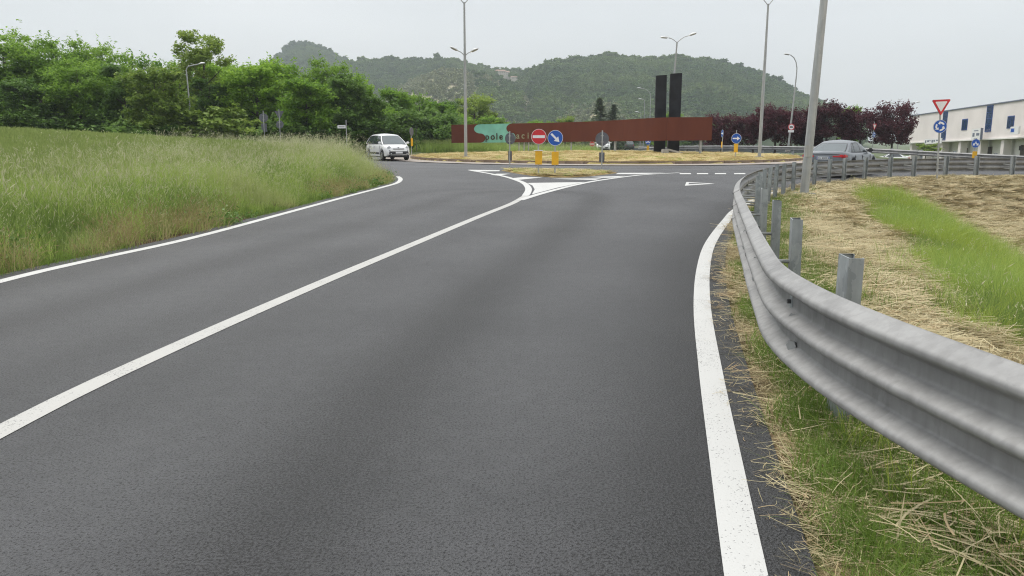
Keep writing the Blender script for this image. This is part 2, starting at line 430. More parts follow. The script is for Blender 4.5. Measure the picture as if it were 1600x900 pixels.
def grade(x, y):                           # the roads tip down beyond the roundabout and towards the east
    x = np.asarray(x, float); y = np.asarray(y, float)
    g = -0.0145 * np.clip(y - 78, 0, 600) * sstep(-25, 5, x)
    g = g - 0.022 * np.clip(x - 18, 0, 90) * sstep(24, 40, y)
    return g
RAIL_LO = RAIL[::4]; LEFT_LO = LEFT[::2]; RIGHT_LO = RIGHT[::3]
FIELD_POLY = [tuple(p) for p in LEFT_LO] + [(-80, -14)]
def ground(x, y):
    x = np.asarray(x, float); y = np.asarray(y, float)
    h = grade(x, y) - 0.05
    # ditch inside the bend of the guard rail
    d, s = seg_dist(x, y, RAIL_LO)
    right = (s < 0) & (y < 60)
    h = h + np.where(right, 0.035 - 1.05 * sstep(0.5, 5.2, d) + 0.10 * (fbm(x * .9, y * .9, 3, 3) - .45) * sstep(0.3, 1.5, d), 0)
    # verge between line and rail
    dr, sr = seg_dist(x, y, RIGHT_LO)
    h = h + np.where((sr < 0) & ~right & (y < 34), 0.03 * sstep(0.1, 0.5, dr) + 0.015 * (fbm(x * 4, y * 4, 3, 5) - .5), 0)
    # wheat field rising to the left
    dl, sl = seg_dist(x, y, LEFT_LO)
    infield = (sl > 0) & (x < 0) & (y < 57.5)
    rise = 0.05 + 0.20 * sstep(0.3, 2.5, dl) + 0.067 * np.clip(dl - 1.5, 0, 40) * sstep(6, 34, y + 0.35 * np.clip(-x - 6, 0, 60)) + 0.06 * (fbm(x * .25, y * .25, 3, 9) - .5)
    rise = rise * sstep(0.1, 0.9, dl) * (1 - 0.55 * sstep(48, 57, y) * sstep(-24, -8, x))
    h = h + np.where(infield, rise, 0)
    h = h - 1.0 * sstep(64, 76, y) * sstep(34, 44, x)
    # far fields beyond the west road
    h = h + 0.35 * sstep(66, 80, y) * (1 - sstep(-12, 2, x)) + 0.9 * sstep(60, 70, y) * (1 - sstep(-40, -20, x))
    # mound of the roundabout
    r = np.hypot(x - RC[0], y - RC[1])
    h = h + np.where(r < R_IN, 0.2 + 0.22 * (1 - sstep(0, R_IN, r)) + 0.03 * (fbm(x * .8, y * .8, 3, 2) - .5), 0)
    return h
gz = lambda x, y: float(ground(np.array([x]), np.array([y]))[0])
rz_ = lambda x, y: float(grade(np.array([x]), np.array([y]))[0])

def ground_mat():
    m, nt, b = nodes('earth_and_stubble'); N = nt.nodes.new; K = nt.links.new
    at_ = N('ShaderNodeAttribute'); at_.attribute_name = 'cover'
    ge = N('ShaderNodeNewGeometry')
    n1 = N('ShaderNodeTexNoise'); n1.inputs['Scale'].default_value = 3.0; n1.inputs['Detail'].default_value = 8; n1.inputs['Roughness'].default_value = 0.7
    n2 = N('ShaderNodeTexNoise'); n2.inputs['Scale'].default_value = 45; n2.inputs['Detail'].default_value = 5
    K(ge.outputs['Position'], n1.inputs['Vector']); K(ge.outputs['Position'], n2.inputs['Vector'])
    r1 = N('ShaderNodeValToRGB'); e = r1.color_ramp.elements
    e[0].position = 0.3; e[0].color = (0.8, 0.8, 0.8, 1); e[1].position = 0.7; e[1].color = (1.2, 1.2, 1.2, 1)
    K(n1.outputs['Fac'], r1.inputs['Fac'])
    r2 = N('ShaderNodeValToRGB'); e = r2.color_ramp.elements
    e[0].position = 0.35; e[0].color = (0.5, 0.5, 0.5, 1); e[1].position = 0.7; e[1].color = (1.3, 1.3, 1.3, 1)
    K(n2.outputs['Fac'], r2.inputs['Fac'])
    a = N('ShaderNodeMix'); a.data_type = 'RGBA'; a.blend_type = 'MULTIPLY'; a.inputs['Factor'].default_value = 1
    K(at_.outputs['Color'], a.inputs['A']); K(r1.outputs['Color'], a.inputs['B'])
    c = N('ShaderNodeMix'); c.data_type = 'RGBA'; c.blend_type = 'MULTIPLY'; c.inputs['Factor'].default_value = 0.8
    K(a.outputs['Result'], c.inputs['A']); K(r2.outputs['Color'], c.inputs['B'])
    K(c.outputs['Result'], b.inputs['Base Color']); b.inputs['Roughness'].default_value = 0.95; b.inputs['Specular IOR Level'].default_value = 0.1
    bp = N('ShaderNodeBump'); bp.inputs['Strength'].default_value = 0.6; bp.inputs['Distance'].default_value = 0.03
    K(n2.outputs['Fac'], bp.inputs['Height']); K(bp.outputs['Normal'], b.inputs['Normal'])
    return m
M['ground'] = ground_mat()
COV = dict(soil=(0.10, 0.068, 0.042), straw=(0.30, 0.215, 0.10), hay=(0.38, 0.27, 0.14), green=(0.075, 0.105, 0.028), field=(0.065, 0.085, 0.03), gold=(0.52, 0.40, 0.17), far=(0.10, 0.125, 0.05))

def uneven(a, b, c, d, s0, s1):
    """axis samples: s0 spacing between b..c, growing to the ends a and d"""
    out = list(np.arange(b, c, s0)); st = s0; x = b
    lo = []
    while x > a: st *= 1.22; x -= st; lo.append(max(x, a))
    st = s0; x = c; hi = []
    while x < d: st *= 1.22; hi.append(min(x, d)); x += st
    return np.array(sorted(set(lo)) + out + sorted(set(hi + [d])))
gx = uneven(-1290, -14, 20, 1290, 0.3, 0); gy = uneven(-490, 0.0, 36, 1790, 0.3, 0)
gy = np.unique(np.r_[gy, np.arange(36, 90, 1.0)]); gx = np.unique(np.r_[gx, np.arange(-48, -14, 1.0), np.arange(20, 40, 1.0)])
GX, GY = np.meshgrid(gx, gy)
GZ = ground(GX, GY)
nx, ny = len(gx), len(gy)
idx = np.arange(nx * ny).reshape(ny, nx)
Fq = np.stack([idx[:-1, :-1], idx[:-1, 1:], idx[1:, 1:], idx[1:, :-1]], -1).reshape(-1, 4)
gme = np_mesh('ground', np.stack([GX, GY, GZ], -1).reshape(-1, 3), Fq, M['ground'], smooth=True)
cov = np.zeros((ny, nx, 4), np.float32); cov[..., 3] = 1
d_r, s_r = seg_dist(GX, GY, RAIL_LO); d_l, s_l = seg_dist(GX, GY, LEFT_LO); d_w, s_w = seg_dist(GX, GY, RIGHT_LO)
cov[..., :3] = COV['far']
inf = (s_l > 0) & (GX < 0) & (GY < 57.5)
cov[inf, :3] = COV['field']
cov[inf & (d_l < 1.1), :3] = COV['soil']
rgt = (s_w < 0) & (GY < 36) & (GX > 0)
nz = fbm(GX * 1.3, GY * 1.3, 3, 21)
cov[rgt, :3] = (0.46, 0.345, 0.20)
cov[rgt & (nz < 0.42), :3] = COV['straw']
cov[rgt & (s_r > 0) & (nz > 0.47), :3] = COV['green']
cov[rgt & (d_w < 0.35), :3] = COV['soil']
RR = np.hypot(GX - RC[0], GY - RC[1])
cov[RR < R_IN + .3, :3] = COV['gold']
ca = gme.color_attributes.new('cover', 'FLOAT_COLOR', 'POINT'); ca.data.foreach_set('color', cov.reshape(-1))
tag(link('ground', gme), kind='structure')

# ------------------------------------------------------------------ roads
def strip_sheet(name, A, B, n, z, mat, parent=None, wear=None):
    """sheet between two paths with the same number of points"""
    t = np.linspace(0, 1, n)
    V = A[:, None, :2] * (1 - t)[None, :, None] + B[:, None, :2] * t[None, :, None]
    Z = grade(V[..., 0], V[..., 1]) + z
    m, k = V.shape[:2]; ix = np.arange(m * k).reshape(m, k)
    me = np_mesh(name, np.concatenate([V, Z[..., None]], -1).reshape(-1, 3), np.stack([ix[:-1, :-1], ix[:-1, 1:], ix[1:, 1:], ix[1:, :-1]], -1).reshape(-1, 4), mat)
    w = np.ones((m, k, 4), np.float32)
    if wear is not None: w[..., :3] = wear(V, t)[..., None]
    a = me.color_attributes.new('wear', 'FLOAT_COLOR', 'POINT'); a.data.foreach_set('color', w.reshape(-1))
    # face upwards
    me.update()
    if len(me.polygons) and me.polygons[len(me.polygons) // 2].normal.z < 0: me.flip_normals()
    return link(name, me, parent)
def resample(P, n):
    d = np.r_[0, np.cumsum(np.linalg.norm(np.diff(P[:, :2], axis=0), axis=1))]; q = np.linspace(0, d[-1], n)
    return np.stack([np.interp(q, d, P[:, k]) for k in range(2)], 1)

# approach road: between the left and right edges up to the give-way line; "wear" darkens the seams between the polished wheel tracks
CENTRE_PTS = [(-2.2, -14), (-2.75, -3), (-2.9, 1.5), (-2.81, 4.18), (-2.62, 5.78), (-2.11, 8.67), (-1.45, 12.02), (-0.64, 16.09), (0.0, 19.16), (0.36, 21.6)]
CENTRE = smooth_path(CENTRE_PTS, 0.4)
kl = np.argmin(np.hypot(LEFT[:, 0] + 8.2, LEFT[:, 1] - 41)); kr = np.argmin(np.hypot(RIGHT[:, 0] - 20.5, RIGHT[:, 1] - 32.6))
LA = LEFT[:kl + 1] + left_normals(LEFT[:kl + 1]) * 0.32
RA = RIGHT[:kr + 1] - left_normals(RIGHT[:kr + 1]) * 0.26
def lane_wear(V, t):
    d1, s1 = seg_dist(V[..., 0], V[..., 1], CENTRE[::2]); x = d1 * s1          # + left of the centre line
    w = np.ones(x.shape)
    for c0, wd, a in ((-0.35, 0.3, 0.10), (-1.9, .42, 0.34), (0.5, .35, .12), (1.85, .4, .24), (3.2, .4, .15)):
        w -= a * np.exp(-((x - c0) / wd) ** 2)
    dR, sR = seg_dist(V[..., 0], V[..., 1], RIGHT_LO); w -= .30 * ((sR < 0) & (dR > .06)) + .40 * np.exp(-(dR / .75) ** 2) * (sR > 0)
    dL, sL = seg_dist(V[..., 0], V[..., 1], LEFT_LO); w -= .22 * ((sL > 0) & (dL > .06))
    w += 0.22 * (fbm(V[..., 0] * 1.1, V[..., 1] * .3, 4, 31) - .45)
    return np.clip(w * .98, .35, 1.3)
road = strip_sheet('road', resample(LA, 130), resample(RA, 130), 48, 0.0, M['asphalt'], None, lane_wear)
tag(road, kind='structure')
# circulating carriageway
th = np.linspace(0, 2 * PI, 97)
ring = lambda r: np.stack([RC[0] + r * np.cos(th), RC[1] + r * np.sin(th)], 1)
def ring_wear(V, t):
    r = np.hypot(V[..., 0] - RC[0], V[..., 1] - RC[1]); return 1.12 - 0.2 * np.exp(-((r - 18.6) / .6) ** 2) - 0.15 * np.exp(-((r - 21.5) / .7) ** 2)
roundabout = tag(strip_sheet('roundabout_carriageway', ring(R_AP - .1), ring(R_OUT), 16, -0.004, M['asphalt'], None, ring_wear), kind='structure')
apron = strip_sheet('roundabout_apron', ring(R_IN - .05), ring(R_AP), 5, 0.03, M['apron'], None); tag(apron, kind='structure')
# entry and exit roads
east_a = smooth_path([(10, 27.6), (14.6, 30.8), (20.5, 32.6), (27, 33.3), (60, 36), (140, 40)], 1.5)
east_b = smooth_path([(20, 66), (25, 60), (30, 55), (38, 51.5), (70, 50), (140, 54)], 1.5)
tag(strip_sheet('east_road', resample(east_a, 60), resample(east_b, 60), 14, -0.008, M['asphalt']), kind='structure')
west_a = smooth_path([(-3.9, 28.2), (-5.3, 35), (-7.9, 41), (-13, 47.8), (-22, 52.3), (-40, 55.3), (-90, 58)], 1.5)
west_b = smooth_path([(6, 40), (2, 44), (-6, 56), (-12, 62), (-22, 61.2), (-40, 62.5), (-90, 66)], 1.5)
tag(strip_sheet('west_road', resample(west_a, 60), resample(west_b, 60), 12, -0.012, M['asphalt']), kind='structure')
north_a = smooth_path([(2, 80), (9, 86), (15, 95), (22, 120), (30, 200), (40, 330)], 2)
north_b = smooth_path([(24, 74), (23, 84), (25, 95), (33, 120), (42, 200), (54, 330)], 2)
tag(strip_sheet('north_road', resample(north_a, 60), resample(north_b, 60), 8, -0.016, M['asphalt']), kind='structure')

# kerb round the roundabout island, stone by stone
kb = MB(); 
proto_len = 2 * PI * R_IN / 84
kb.cham((0, 0, 0.06), (proto_len - 0.012, 0.16, 0.24), 0.015)
kerb = empty('roundabout_kerb', (RC[0], RC[1], 0)); tag(kerb, kind='structure')
k0 = kb.build('kerb_stone', M['kerb'], kerb)
for i in range(84):
    o = k0 if i == 0 else k0.copy()
    if i: COL.objects.link(o)
    a = 2 * PI * i / 84; o.location = (R_IN * math.cos(a), R_IN * math.sin(a), rz_(RC[0] + R_IN * math.cos(a), RC[1] + R_IN * math.sin(a))); o.rotation_euler = (0, 0, a + PI / 2)

# painted lines: children of the roads
def line(name, P, width, z, mat, parent, taper=None):
    P = np.asarray(P, float); n = left_normals(P); w = width if np.isscalar(width) else np.asarray(width)[:, None]
    return strip_sheet(name, P[:, :2] + n * w / 2, P[:, :2] - n * w / 2, 2, z, mat, parent)
ke = np.argmin(np.hypot(LEFT[:, 0] + 4.45, LEFT[:, 1] - 31.6))
line('edge_line', LEFT[:ke + 1], 0.16, 0.004, M['paint'], road)
line('edge_line', RIGHT[:kr + 1], 0.16, 0.004, M['paint'], road)
fork = smooth_path(CENTRE_PTS + [(0.46, 23.2), (0.5, 24.6), (0.46, 26.4), (0.3, 28.3), (-0.25, 31.6), (-1.0, 34.4), (-1.95, 37.4)], 0.4)
line('centre_line', smooth_path(CENTRE_PTS, 0.4), 0.16, 0.004, M['paint_worn'], road)
line('splitter_line', smooth_path([(0.36, 21.6), (0.46, 23.2), (0.5, 24.6), (0.46, 26.4), (0.3, 28.3), (-0.25, 31.6), (-1.0, 34.4), (-1.95, 37.4)], 0.4), 0.2, 0.0055, M['paint'], road)
line('splitter_line', smooth_path([gp(812, 313), gp(850, 301.5), gp(900, 289), gp(940, 281.5), gp(1000, 273.8), gp(1062, 270)], 0.4), 0.2, 0.007, M['paint'], road)
def patch(name, px, z=0.004, mat=None, parent=road):
    pts = [gp(x, y) for x, y in px]
    o = mesh_obj(name, [(x, y, z + rz_(x, y)) for x, y in pts], [tuple(range(len(pts)))], mat or M['paint'], parent)
    if o.data.polygons[0].normal.z < 0: o.data.flip_normals()
    return o
patch('splitter_fill', [(823.5, 286), (914, 284.6), (870, 293.6), (831, 304), (835.5, 296), (832, 290)], 0.004)
patch('splitter_stripe', [(797, 278.8), (818, 276.8), (848, 277.2), (808, 281.4)])
patch('splitter_stripe', [(766, 273.2), (776, 271.6), (797, 271.5), (779, 274.6)])
patch('splitter_stripe', [(730, 265.3), (781, 266), (780, 267.6), (750, 268)])
patch('splitter_stripe', [(860, 279.2), (940, 279.0), (930, 281.2), (900, 280.6)])
patch('splitter_stripe', [(922, 276.5), (978, 275.0), (960, 277.6), (940, 277.9)])
patch('splitter_stripe', [(966, 270.2), (1040, 270.2), (1000, 272.4), (962, 272.2)])
for x in (1062, 1089, 1117, 1147, 1178): patch('give_way_dash', [(x, 270.6), (x + 17, 270.6), (x + 18, 272.2), (x, 272.2)], 0.004)
# hollow give-way triangle on the tarmac
patch('give_way_triangle', [(1070, 290.5), (1072.5, 284.5), (1077, 284.7), (1075.5, 288.7)], 0.004)
patch('give_way_triangle', [(1072.5, 284.5), (1117, 287.3), (1112, 287.6), (1077, 285.9)], 0.0055)
patch('give_way_triangle', [(1070, 290.5), (1075, 288.3), (1108, 287.3), (1117, 287.4)], 0.007)
# east road edge and splitter lines
line('edge_line', smooth_path([(22, 44), (26, 40.5), (32, 38.2), (60, 38.4)], 1), 0.2, 0.004, M['paint'], roundabout)

# splitter island of dry turf between entry and exit
si = [gp(x, y) for x, y in [(783, 266.4), (800, 265.2), (850, 265.6), (920, 267.6), (966, 270.2), (950, 272.2), (925, 275.2), (893, 277.3), (862, 277.2), (830, 274.6), (805, 270.8)]]
sic = np.mean(np.array(si), 0)
v = [(sic[0], sic[1], 0.095)]
for k, f in ((0, .55), (1, .85), (2, 1.0)):
    for (x, y) in si: v.append((sic[0] + (x - sic[0]) * f, sic[1] + (y - sic[1]) * f, (0.09, 0.08, 0.0)[k]))
n = len(si); fcs = [(0, 1 + i, 1 + (i + 1) % n) for i in range(n)]
for k in range(2): fcs += [(1 + k * n + i, 1 + (k + 1) * n + i, 1 + (k + 1) * n + (i + 1) % n, 1 + k * n + (i + 1) % n) for i in range(n)]
M['turf_dry'] = pm('dry_turf', (0.30, 0.225, 0.10), 0.95, 0, 0.35, 3, 0.6, 20, spec=0.1)
tag(mesh_obj('splitter_island', v, fcs, M['turf_dry'], None, True), kind='structure')

# ------------------------------------------------------------------ guard rails
def beam_profile(waves):
    H = 0.508 if waves == 3 else 0.33
    pitch = 0.19; z0 = H / 2 - (waves - 1) * pitch / 2
    out = []
    for z in np.linspace(0, H, 61 if waves == 3 else 21):
        k = abs((z - z0) / pitch - min(max(round((z - z0) / pitch), 0), waves - 1)) * pitch      # distance from the nearest crest
        d = 1 - min(max((k - 0.011) / 0.052, 0), 1); d = d * d * (3 - 2 * d) * .45 + d * .55          # narrow crest, straight flanks, flat valley
        out.append((0.083 * d, z))
    return out, H
def guard_rail(name, label, path, ztop, waves, spacing, post_h, seg=4.0, detail=True, start=0.0, offs=0.24, post_first=0.0, ground_f=None):
    P = smooth_path(path, 0.18 if detail else 0.6); nrm = left_normals(P)
    d = np.r_[0, np.cumsum(np.linalg.norm(np.diff(P[:, :2], axis=0), axis=1))]
    prof, H = beam_profile(waves)
    root = empty(name, (P[0][0], P[0][1], 0), 0, label, 'guard rail', 'guard rails round the bend')
    base = Vector((P[0][0], P[0][1], 0))
    zt = np.array([ztop(x, y) for x, y in P[:, :2]])
    k = 0; s0 = 0.0; seg0 = seg
    while s0 < d[-1] - 0.5:
        seg = start if (k == 0 and start) else seg0
        i0 = max(0, np.searchsorted(d, s0 - 0.32) - 0); i1 = min(len(d) - 1, np.searchsorted(d, s0 + seg))
        V = []; F = []
        sh = 0.006 * (k % 2)
        for i in range(i0, i1 + 1):
            for (dd, zz) in prof:
                V.append((P[i][0] + nrm[i][0] * (dd + sh) - base.x, P[i][1] + nrm[i][1] * (dd + sh) - base.y, zt[i] - H + zz + sh * .4))
        m = len(prof)
        for a in range(i1 - i0):
            for b in range(m - 1): F.append((a * m + b, (a + 1) * m + b, (a + 1) * m + b + 1, a * m + b + 1))
        bo = mesh_obj('beam', V, F, M['rail'], root, True)
        so = bo.modifiers.new('thickness', 'SOLIDIFY'); so.thickness = 0.004; so.offset = 0
        if detail and s0 > 0.5 and s0 < 26:                       # bolts of the splice
            j = min(len(d) - 1, np.searchsorted(d, s0 - .16)); t = Vector((nrm[j][1], -nrm[j][0], 0)); nn = Vector((nrm[j][0], nrm[j][1], 0))
            for zz in ([.064, .254, .444] if waves == 3 else [.07, .26]):
                for sgn in (-.055, .055):
                    q = Vector((P[j][0], P[j][1], zt[j] - H + zz)) - base + t * sgn + nn * (0.088 + sh)
                    b = MB(); b.box(q + nn * .001, (.036, .010, .010), math.atan2(t.y, t.x)); b.build('bolt_slot', M['dark_metal'], bo)
        s0 += seg; k += 1
    # C-section posts behind the beam, each on its spacer
    w, dp, tk = 0.18, 0.08, 0.006
    s = post_first
    while s < d[-1] - 0.2:
        j = min(len(d) - 1, np.searchsorted(d, s)); nn = Vector((nrm[j][0], nrm[j][1], 0)); t = Vector((nn.y, -nn.x, 0))
        c = Vector((P[j][0], P[j][1], 0)) - nn * offs
        zg = ground_f(c.x, c.y) - 0.25; zt_ = zt[j] + post_h
        pts2 = [(-w / 2, -dp / 2), (w / 2, -dp / 2), (w / 2, dp / 2), (w / 2 - .022, dp / 2), (w / 2 - .022, dp / 2 - tk), (w / 2 - tk, dp / 2 - tk), (w / 2 - tk, -dp / 2 + tk),
                (-w / 2 + tk, -dp / 2 + tk), (-w / 2 + tk, dp / 2 - tk), (-w / 2 + .022, dp / 2 - tk), (-w / 2 + .022, dp / 2), (-w / 2, dp / 2)]
        V = []; lean = Vector((random.uniform(-.02, .02), random.uniform(-.02, .02), 0))
        for z in (zg, zt_):
            for (a, b) in pts2: V.append(c - base + t * a - nn * b + Vector((0, 0, z)) + lean * (z - zg))
        n = len(pts2); F = [(i, (i + 1) % n, n + (i + 1) % n, n + i) for i in range(n)]
        F += [(n + 0, n + 1, n + 6, n + 7), (n + 1, n + 2, n + 3, n + 6), (n + 3, n + 4, n + 5, n + 6), (n + 0, n + 7, n + 8, n + 11), (n + 8, n + 9, n + 10, n + 11)]
        po = mesh_obj('post', V, F, M['post'], root)
        for zz in ((H * .2, H * .5) if waves == 3 else (H * .5,)):
            q = c - base + nn * (dp / 2) + Vector((0, 0, zt[j] - H + zz))
            b = q + nn * (offs - .03) - t * .12 + Vector((0, 0, .03)); a = q - nn * .01 + t * .03
            MB().tube([a, a + (b - a) * .5, b, b + nn * .025 - t * .03], [.016, .016, .02, .03], 6).build('spacer', M['pole'], po)
        if detail and s < 16:                                       # bolt with washer plate where the beam is fixed to the post
            q = Vector((P[j][0], P[j][1], zt[j] - H * .315)) - base
            wp_ = MB().box(q + nn * .008, (.05, .010, .075), math.atan2(t.y, t.x)).build('washer_plate', M['post'], po)
            MB().tube([q + nn * .012, q + nn * .032], .013, 6).build('bolt', M['dark_metal'], wp_)
        s += spacing if not callable(spacing) else spacing(s)
    return root
def zt_main(x, y): return float(np.interp(math.hypot(x, y), [0, 5, 12, 20, 32], [.86, .85, .82, .79, .725])) + rz_(x, y)
guard_rail('guard_rail', 'grey steel three-wave guard rail bending round the near grass bank', RAIL_PTS, zt_main, 3, lambda s: 2.1 if s < 14 else 1.55, 0.10, 5.2, True, start=3.4, post_first=1.65, offs=.29, ground_f=gz)
far_rail = [at(1048, 228, 76), at(1120, 227.5, 75), at(1200, 228, 72), at(1290, 229.5, 67), at(1345, 231, 62), at(1450, 236, 55), at(1530, 240, 51), at(1600, 243.5, 49), at(1760, 252, 46)]
fz = lambda x, y: float(np.interp(x, [p.x for p in far_rail], [p.z for p in far_rail]))
guard_rail('guard_rail', 'long steel guard rail across the road, before the purple trees', [(p.x, p.y) for p in reversed(far_rail)], fz, 2, 3.0, 0.06, 4.2, False,
           ground_f=lambda x, y: fz(x, y) - 0.75)
nr = [at(998, 229.2, 96), at(1020, 229.4, 92), at(1050, 229.8, 88)]
guard_rail('guard_rail', 'short guard rail glimpsed between the road sign and the black pylon', [(p.x, p.y) for p in reversed(nr)], lambda x, y: nr[0].z, 2, 2.5, 0.05, 4.0, False, ground_f=lambda x, y: nr[0].z - .75)

# ------------------------------------------------------------------ road signs
def circle(r, n=40, cx=0, cz=0): return [(cx + r * math.cos(2 * PI * i / n), cz + r * math.sin(2 * PI * i / n)) for i in range(n)]
def arrow(L, w, hw, hl, ang):
    p = [(-L / 2, -w / 2), (L / 2 - hl, -w / 2), (L / 2 - hl, -hw / 2), (L / 2, 0), (L / 2 - hl, hw / 2), (L / 2 - hl, w / 2), (-L / 2, w / 2)]
    c, s = math.cos(ang), math.sin(ang); return [(x * c - z * s, x * s + z * c) for x, z in p]
def shift(poly, cz): return [(x, z + cz) for x, z in poly]
def sign_post(base, label, top, rad=0.03, yaw=0.0, name='road_sign', lean=0.0):
    o = empty(name, base, yaw, label, 'road sign', 'road signs')
    MB().tube([(0, 0, -.3), (lean * top / 2, 0, top / 2), (lean * top, 0, top)], rad, 10).build('post', M['pole'], o, True)
    return o
def disc(o, r, cz, face=True, kind='', border=M['sign_white']):
    """round plate; front looks to -y"""
    y = -0.045
    pl = MB().prism(circle(r, 40, 0, cz), y, y + .02).build('plate', M['sign_back'], o)
    cl = MB(); 
    for dz in (-r * .45, r * .45): cl.box((0, y + .035, cz + dz), (.13, .05, .035))
    cl.build('clamp', M['pole'], pl)
    if not face: return pl
    add = lambda nm, poly, k, m: MB().prism(shift(poly, cz), y - .002 * k, y - .002 * (k - 1) - .0002).build(nm, m, pl)
    add('border', circle(r * .99), 1, border)
    if kind == 'no_entry':
        add('field', circle(r * .94), 2, M['sign_red']); add('bar', [(-r * .80, -r * .18), (r * .80, -r * .18), (r * .80, r * .18), (-r * .80, r * .18)], 3, M['sign_white'])
    elif kind.startswith('arrow'):
        add('field', circle(r * .94), 2, M['sign_blue'])
        add('arrow', arrow(r * 1.5, r * .26, r * .8, r * .62, math.radians(float(kind[5:]))), 3, M['sign_white'])
    elif kind == 'roundabout':
        add('field', circle(r * .95), 2, M['sign_blue'])
        for k in range(3):
            a0 = math.radians(25 + 120 * k); p = []
            for q in np.linspace(0, 1, 8): p.append((r * .70 * math.cos(a0 + q * 1.15), r * .70 * math.sin(a0 + q * 1.15)))
            a1 = a0 + 1.15
            p += [(r * .86 * math.cos(a1), r * .86 * math.sin(a1)), (r * .54 * math.cos(a1 + .62), r * .54 * math.sin(a1 + .62)), (r * .26 * math.cos(a1), r * .26 * math.sin(a1))]
            for q in np.linspace(1, 0, 8): p.append((r * .44 * math.cos(a0 + q * 1.15), r * .44 * math.sin(a0 + q * 1.15)))
            add('arrow', p, 3 + .3 * k, M['sign_white'])
    elif kind == 'fork':                                   # pass either side
        add('field', circle(r * .95), 2, M['sign_blue'])
        for sg in (-1, 1):
            p = [(0, r * .55), (sg * r * .22, r * .05), (sg * r * .5, r * -.05), (sg * r * .62, r * .08), (sg * r * .66, -r * .5), (sg * r * .12, -r * .45), (sg * r * .25, -r * .32), (0, r * .02)]
            add('arrow', p, 3 + .2 * (sg + 1), M['sign_white'])
    elif kind == 'lorry':
        add('ring', circle(r * .98), 2, M['sign_red']); add('field', circle(r * .74), 3, M['sign_white'])
        add('lorry', [(-.5 * r, -.2 * r), (.5 * r, -.2 * r), (.5 * r, .08 * r), (.3 * r, .2 * r), (.2 * r, .22 * r), (-.5 * r, .22 * r)], 4, M['sign_black'])
    return pl
def triangle(o, s, cz, face=True):
    h = s * .866; y = -0.045
    def rt(k):                                              # point-down triangle with clipped corners
        q = [(-s / 2 * k, h / 3 * k), (s / 2 * k, h / 3 * k), (0, -h * 2 / 3 * k)]; out = []
        for i in range(3):
            a, b, c = q[i - 1], q[i], q[(i + 1) % 3]
            out += [(b[0] + (a[0] - b[0]) * .06, b[1] + (a[1] - b[1]) * .06), (b[0] + (c[0] - b[0]) * .06, b[1] + (c[1] - b[1]) * .06)]
        return shift(out, cz)
    pl = MB().prism(rt(1), y, y + .02).build('plate', M['sign_back'], o)
    if face:
        MB().prism(rt(.985), y - .003, y - .0003).build('border', M['sign_red'], pl); MB().prism(rt(.64), y - .006, y - .0034).build('field', M['sign_white'], pl)
    return pl
def marker(o, z0, z1, w, mat, back=None):
    MB().prism([(-w / 2, z0), (w / 2, z0), (w / 2, z1), (-w / 2, z1)], -.06, -.035).build('marker_plate', mat, o)
    if back: MB().box((0, -.028, (z0 + z1) / 2), (w * .96, .01, (z1 - z0) * .98)).build('marker_back', back, o)
def zpx(y, D): return CAM_H + (211 - y) / F_PX * D * 1.0    # height above the camera's level road for a pixel row
def ground_sign(x, y, label, D=None, **k):
    p = gp(x, y) if D is None else (at(x, y, D).x, D)
    return p, sign_post((p[0], p[1], rz_(*p)), label, **k)

(p, o) = ground_sign(841.5, 274, 'red no-entry sign above a yellow plate on the dry splitter island', top=1.75, lean=-.012)
D = p[1]; disc(o, .305, at(840, 213.5, D).z, True, 'no_entry'); marker(o, at(0, 257, D).z, at(0, 236, D).z, .28, M['yellow'])
MB().box((-.02, -.06, at(0, 235, D).z), (.36, .06, .03)).build('marker_cap', M['sign_white'], o)
(p, o) = ground_sign(867, 274, 'blue sign with white arrow pointing down right above a yellow plate', top=1.7)
D = p[1]; disc(o, .31, at(867, 215.5, D).z, True, 'arrow-45'); marker(o, at(0, 257.5, D).z, at(0, 237, D).z, .28, M['yellow'])
(p, o) = ground_sign(796.5, 265, 'grey back of a round sign in front of the teal panel letters', top=1.78, yaw=PI - .5, lean=.0)
D = p[1]; disc(o, .27, at(796, 216.5, D).z, True, 'arrow-45'); marker(o, at(0, 251, D).z, at(0, 236, D).z, .2, M['yellow'], M['sign_back'])
(p, o) = ground_sign(940, 268, 'grey back of a round sign before the white car under the rust panel', top=1.8, yaw=PI)
D = p[1]; disc(o, .30, at(940, 217, D).z, True, 'no_entry'); marker(o, at(0, 253.5, D).z, at(0, 238, D).z, .25, M['yellow'], M['sign_back'])
(p, o) = ground_sign(1148.5, 252, 'blue sign with white arrow pointing right on the golden roundabout', top=1.72)
o.location.z = gz(*p) ; D = p[1]; dz = o.location.z
disc(o, .31, at(1148, 216.3, D).z - dz, True, 'arrow0'); marker(o, at(0, 238, D).z - dz, at(0, 224.5, D).z - dz, .24, M['yellow'])
D = 66.; q = at(1128, 238, D); o = sign_post(q, 'edge-on sign post with yellow plate before the far guard rail', top=1.75, yaw=-1.5); disc(o, .3, 1.5, True, 'arrow0'); marker(o, .38, .85, .24, M['yellow'])
D = 88.; q = at(925, 236, D); o = sign_post(q, 'small distant red no-entry sign under the rust panel', top=.9); disc(o, .29, at(925, 225, D).z - q.z, True, 'no_entry'); marker(o, .02, .35, .22, M['turf_dry'])
D = 84.; q = at(1012, 236, D); o = sign_post(q, 'small distant blue sign on a yellow plate beside the black pylon', top=1.1); disc(o, .28, at(1012, 221.5, D).z - q.z, True, 'fork'); marker(o, .02, .55, .24, M['yellow'])
(p, o) = ground_sign(1464, 281, 'give-way triangle above a blue roundabout disc behind the near guard rail', top=2.83, rad=.032, yaw=-.1)
D = p[1]; o.location.z = gz(*p); o.rotation_euler.y = -.045
dz = o.location.z; triangle(o, .66, at(1467.5, 164, D).z - dz); disc(o, .235, at(1466.5, 197.5, D).z - dz, True, 'roundabout')
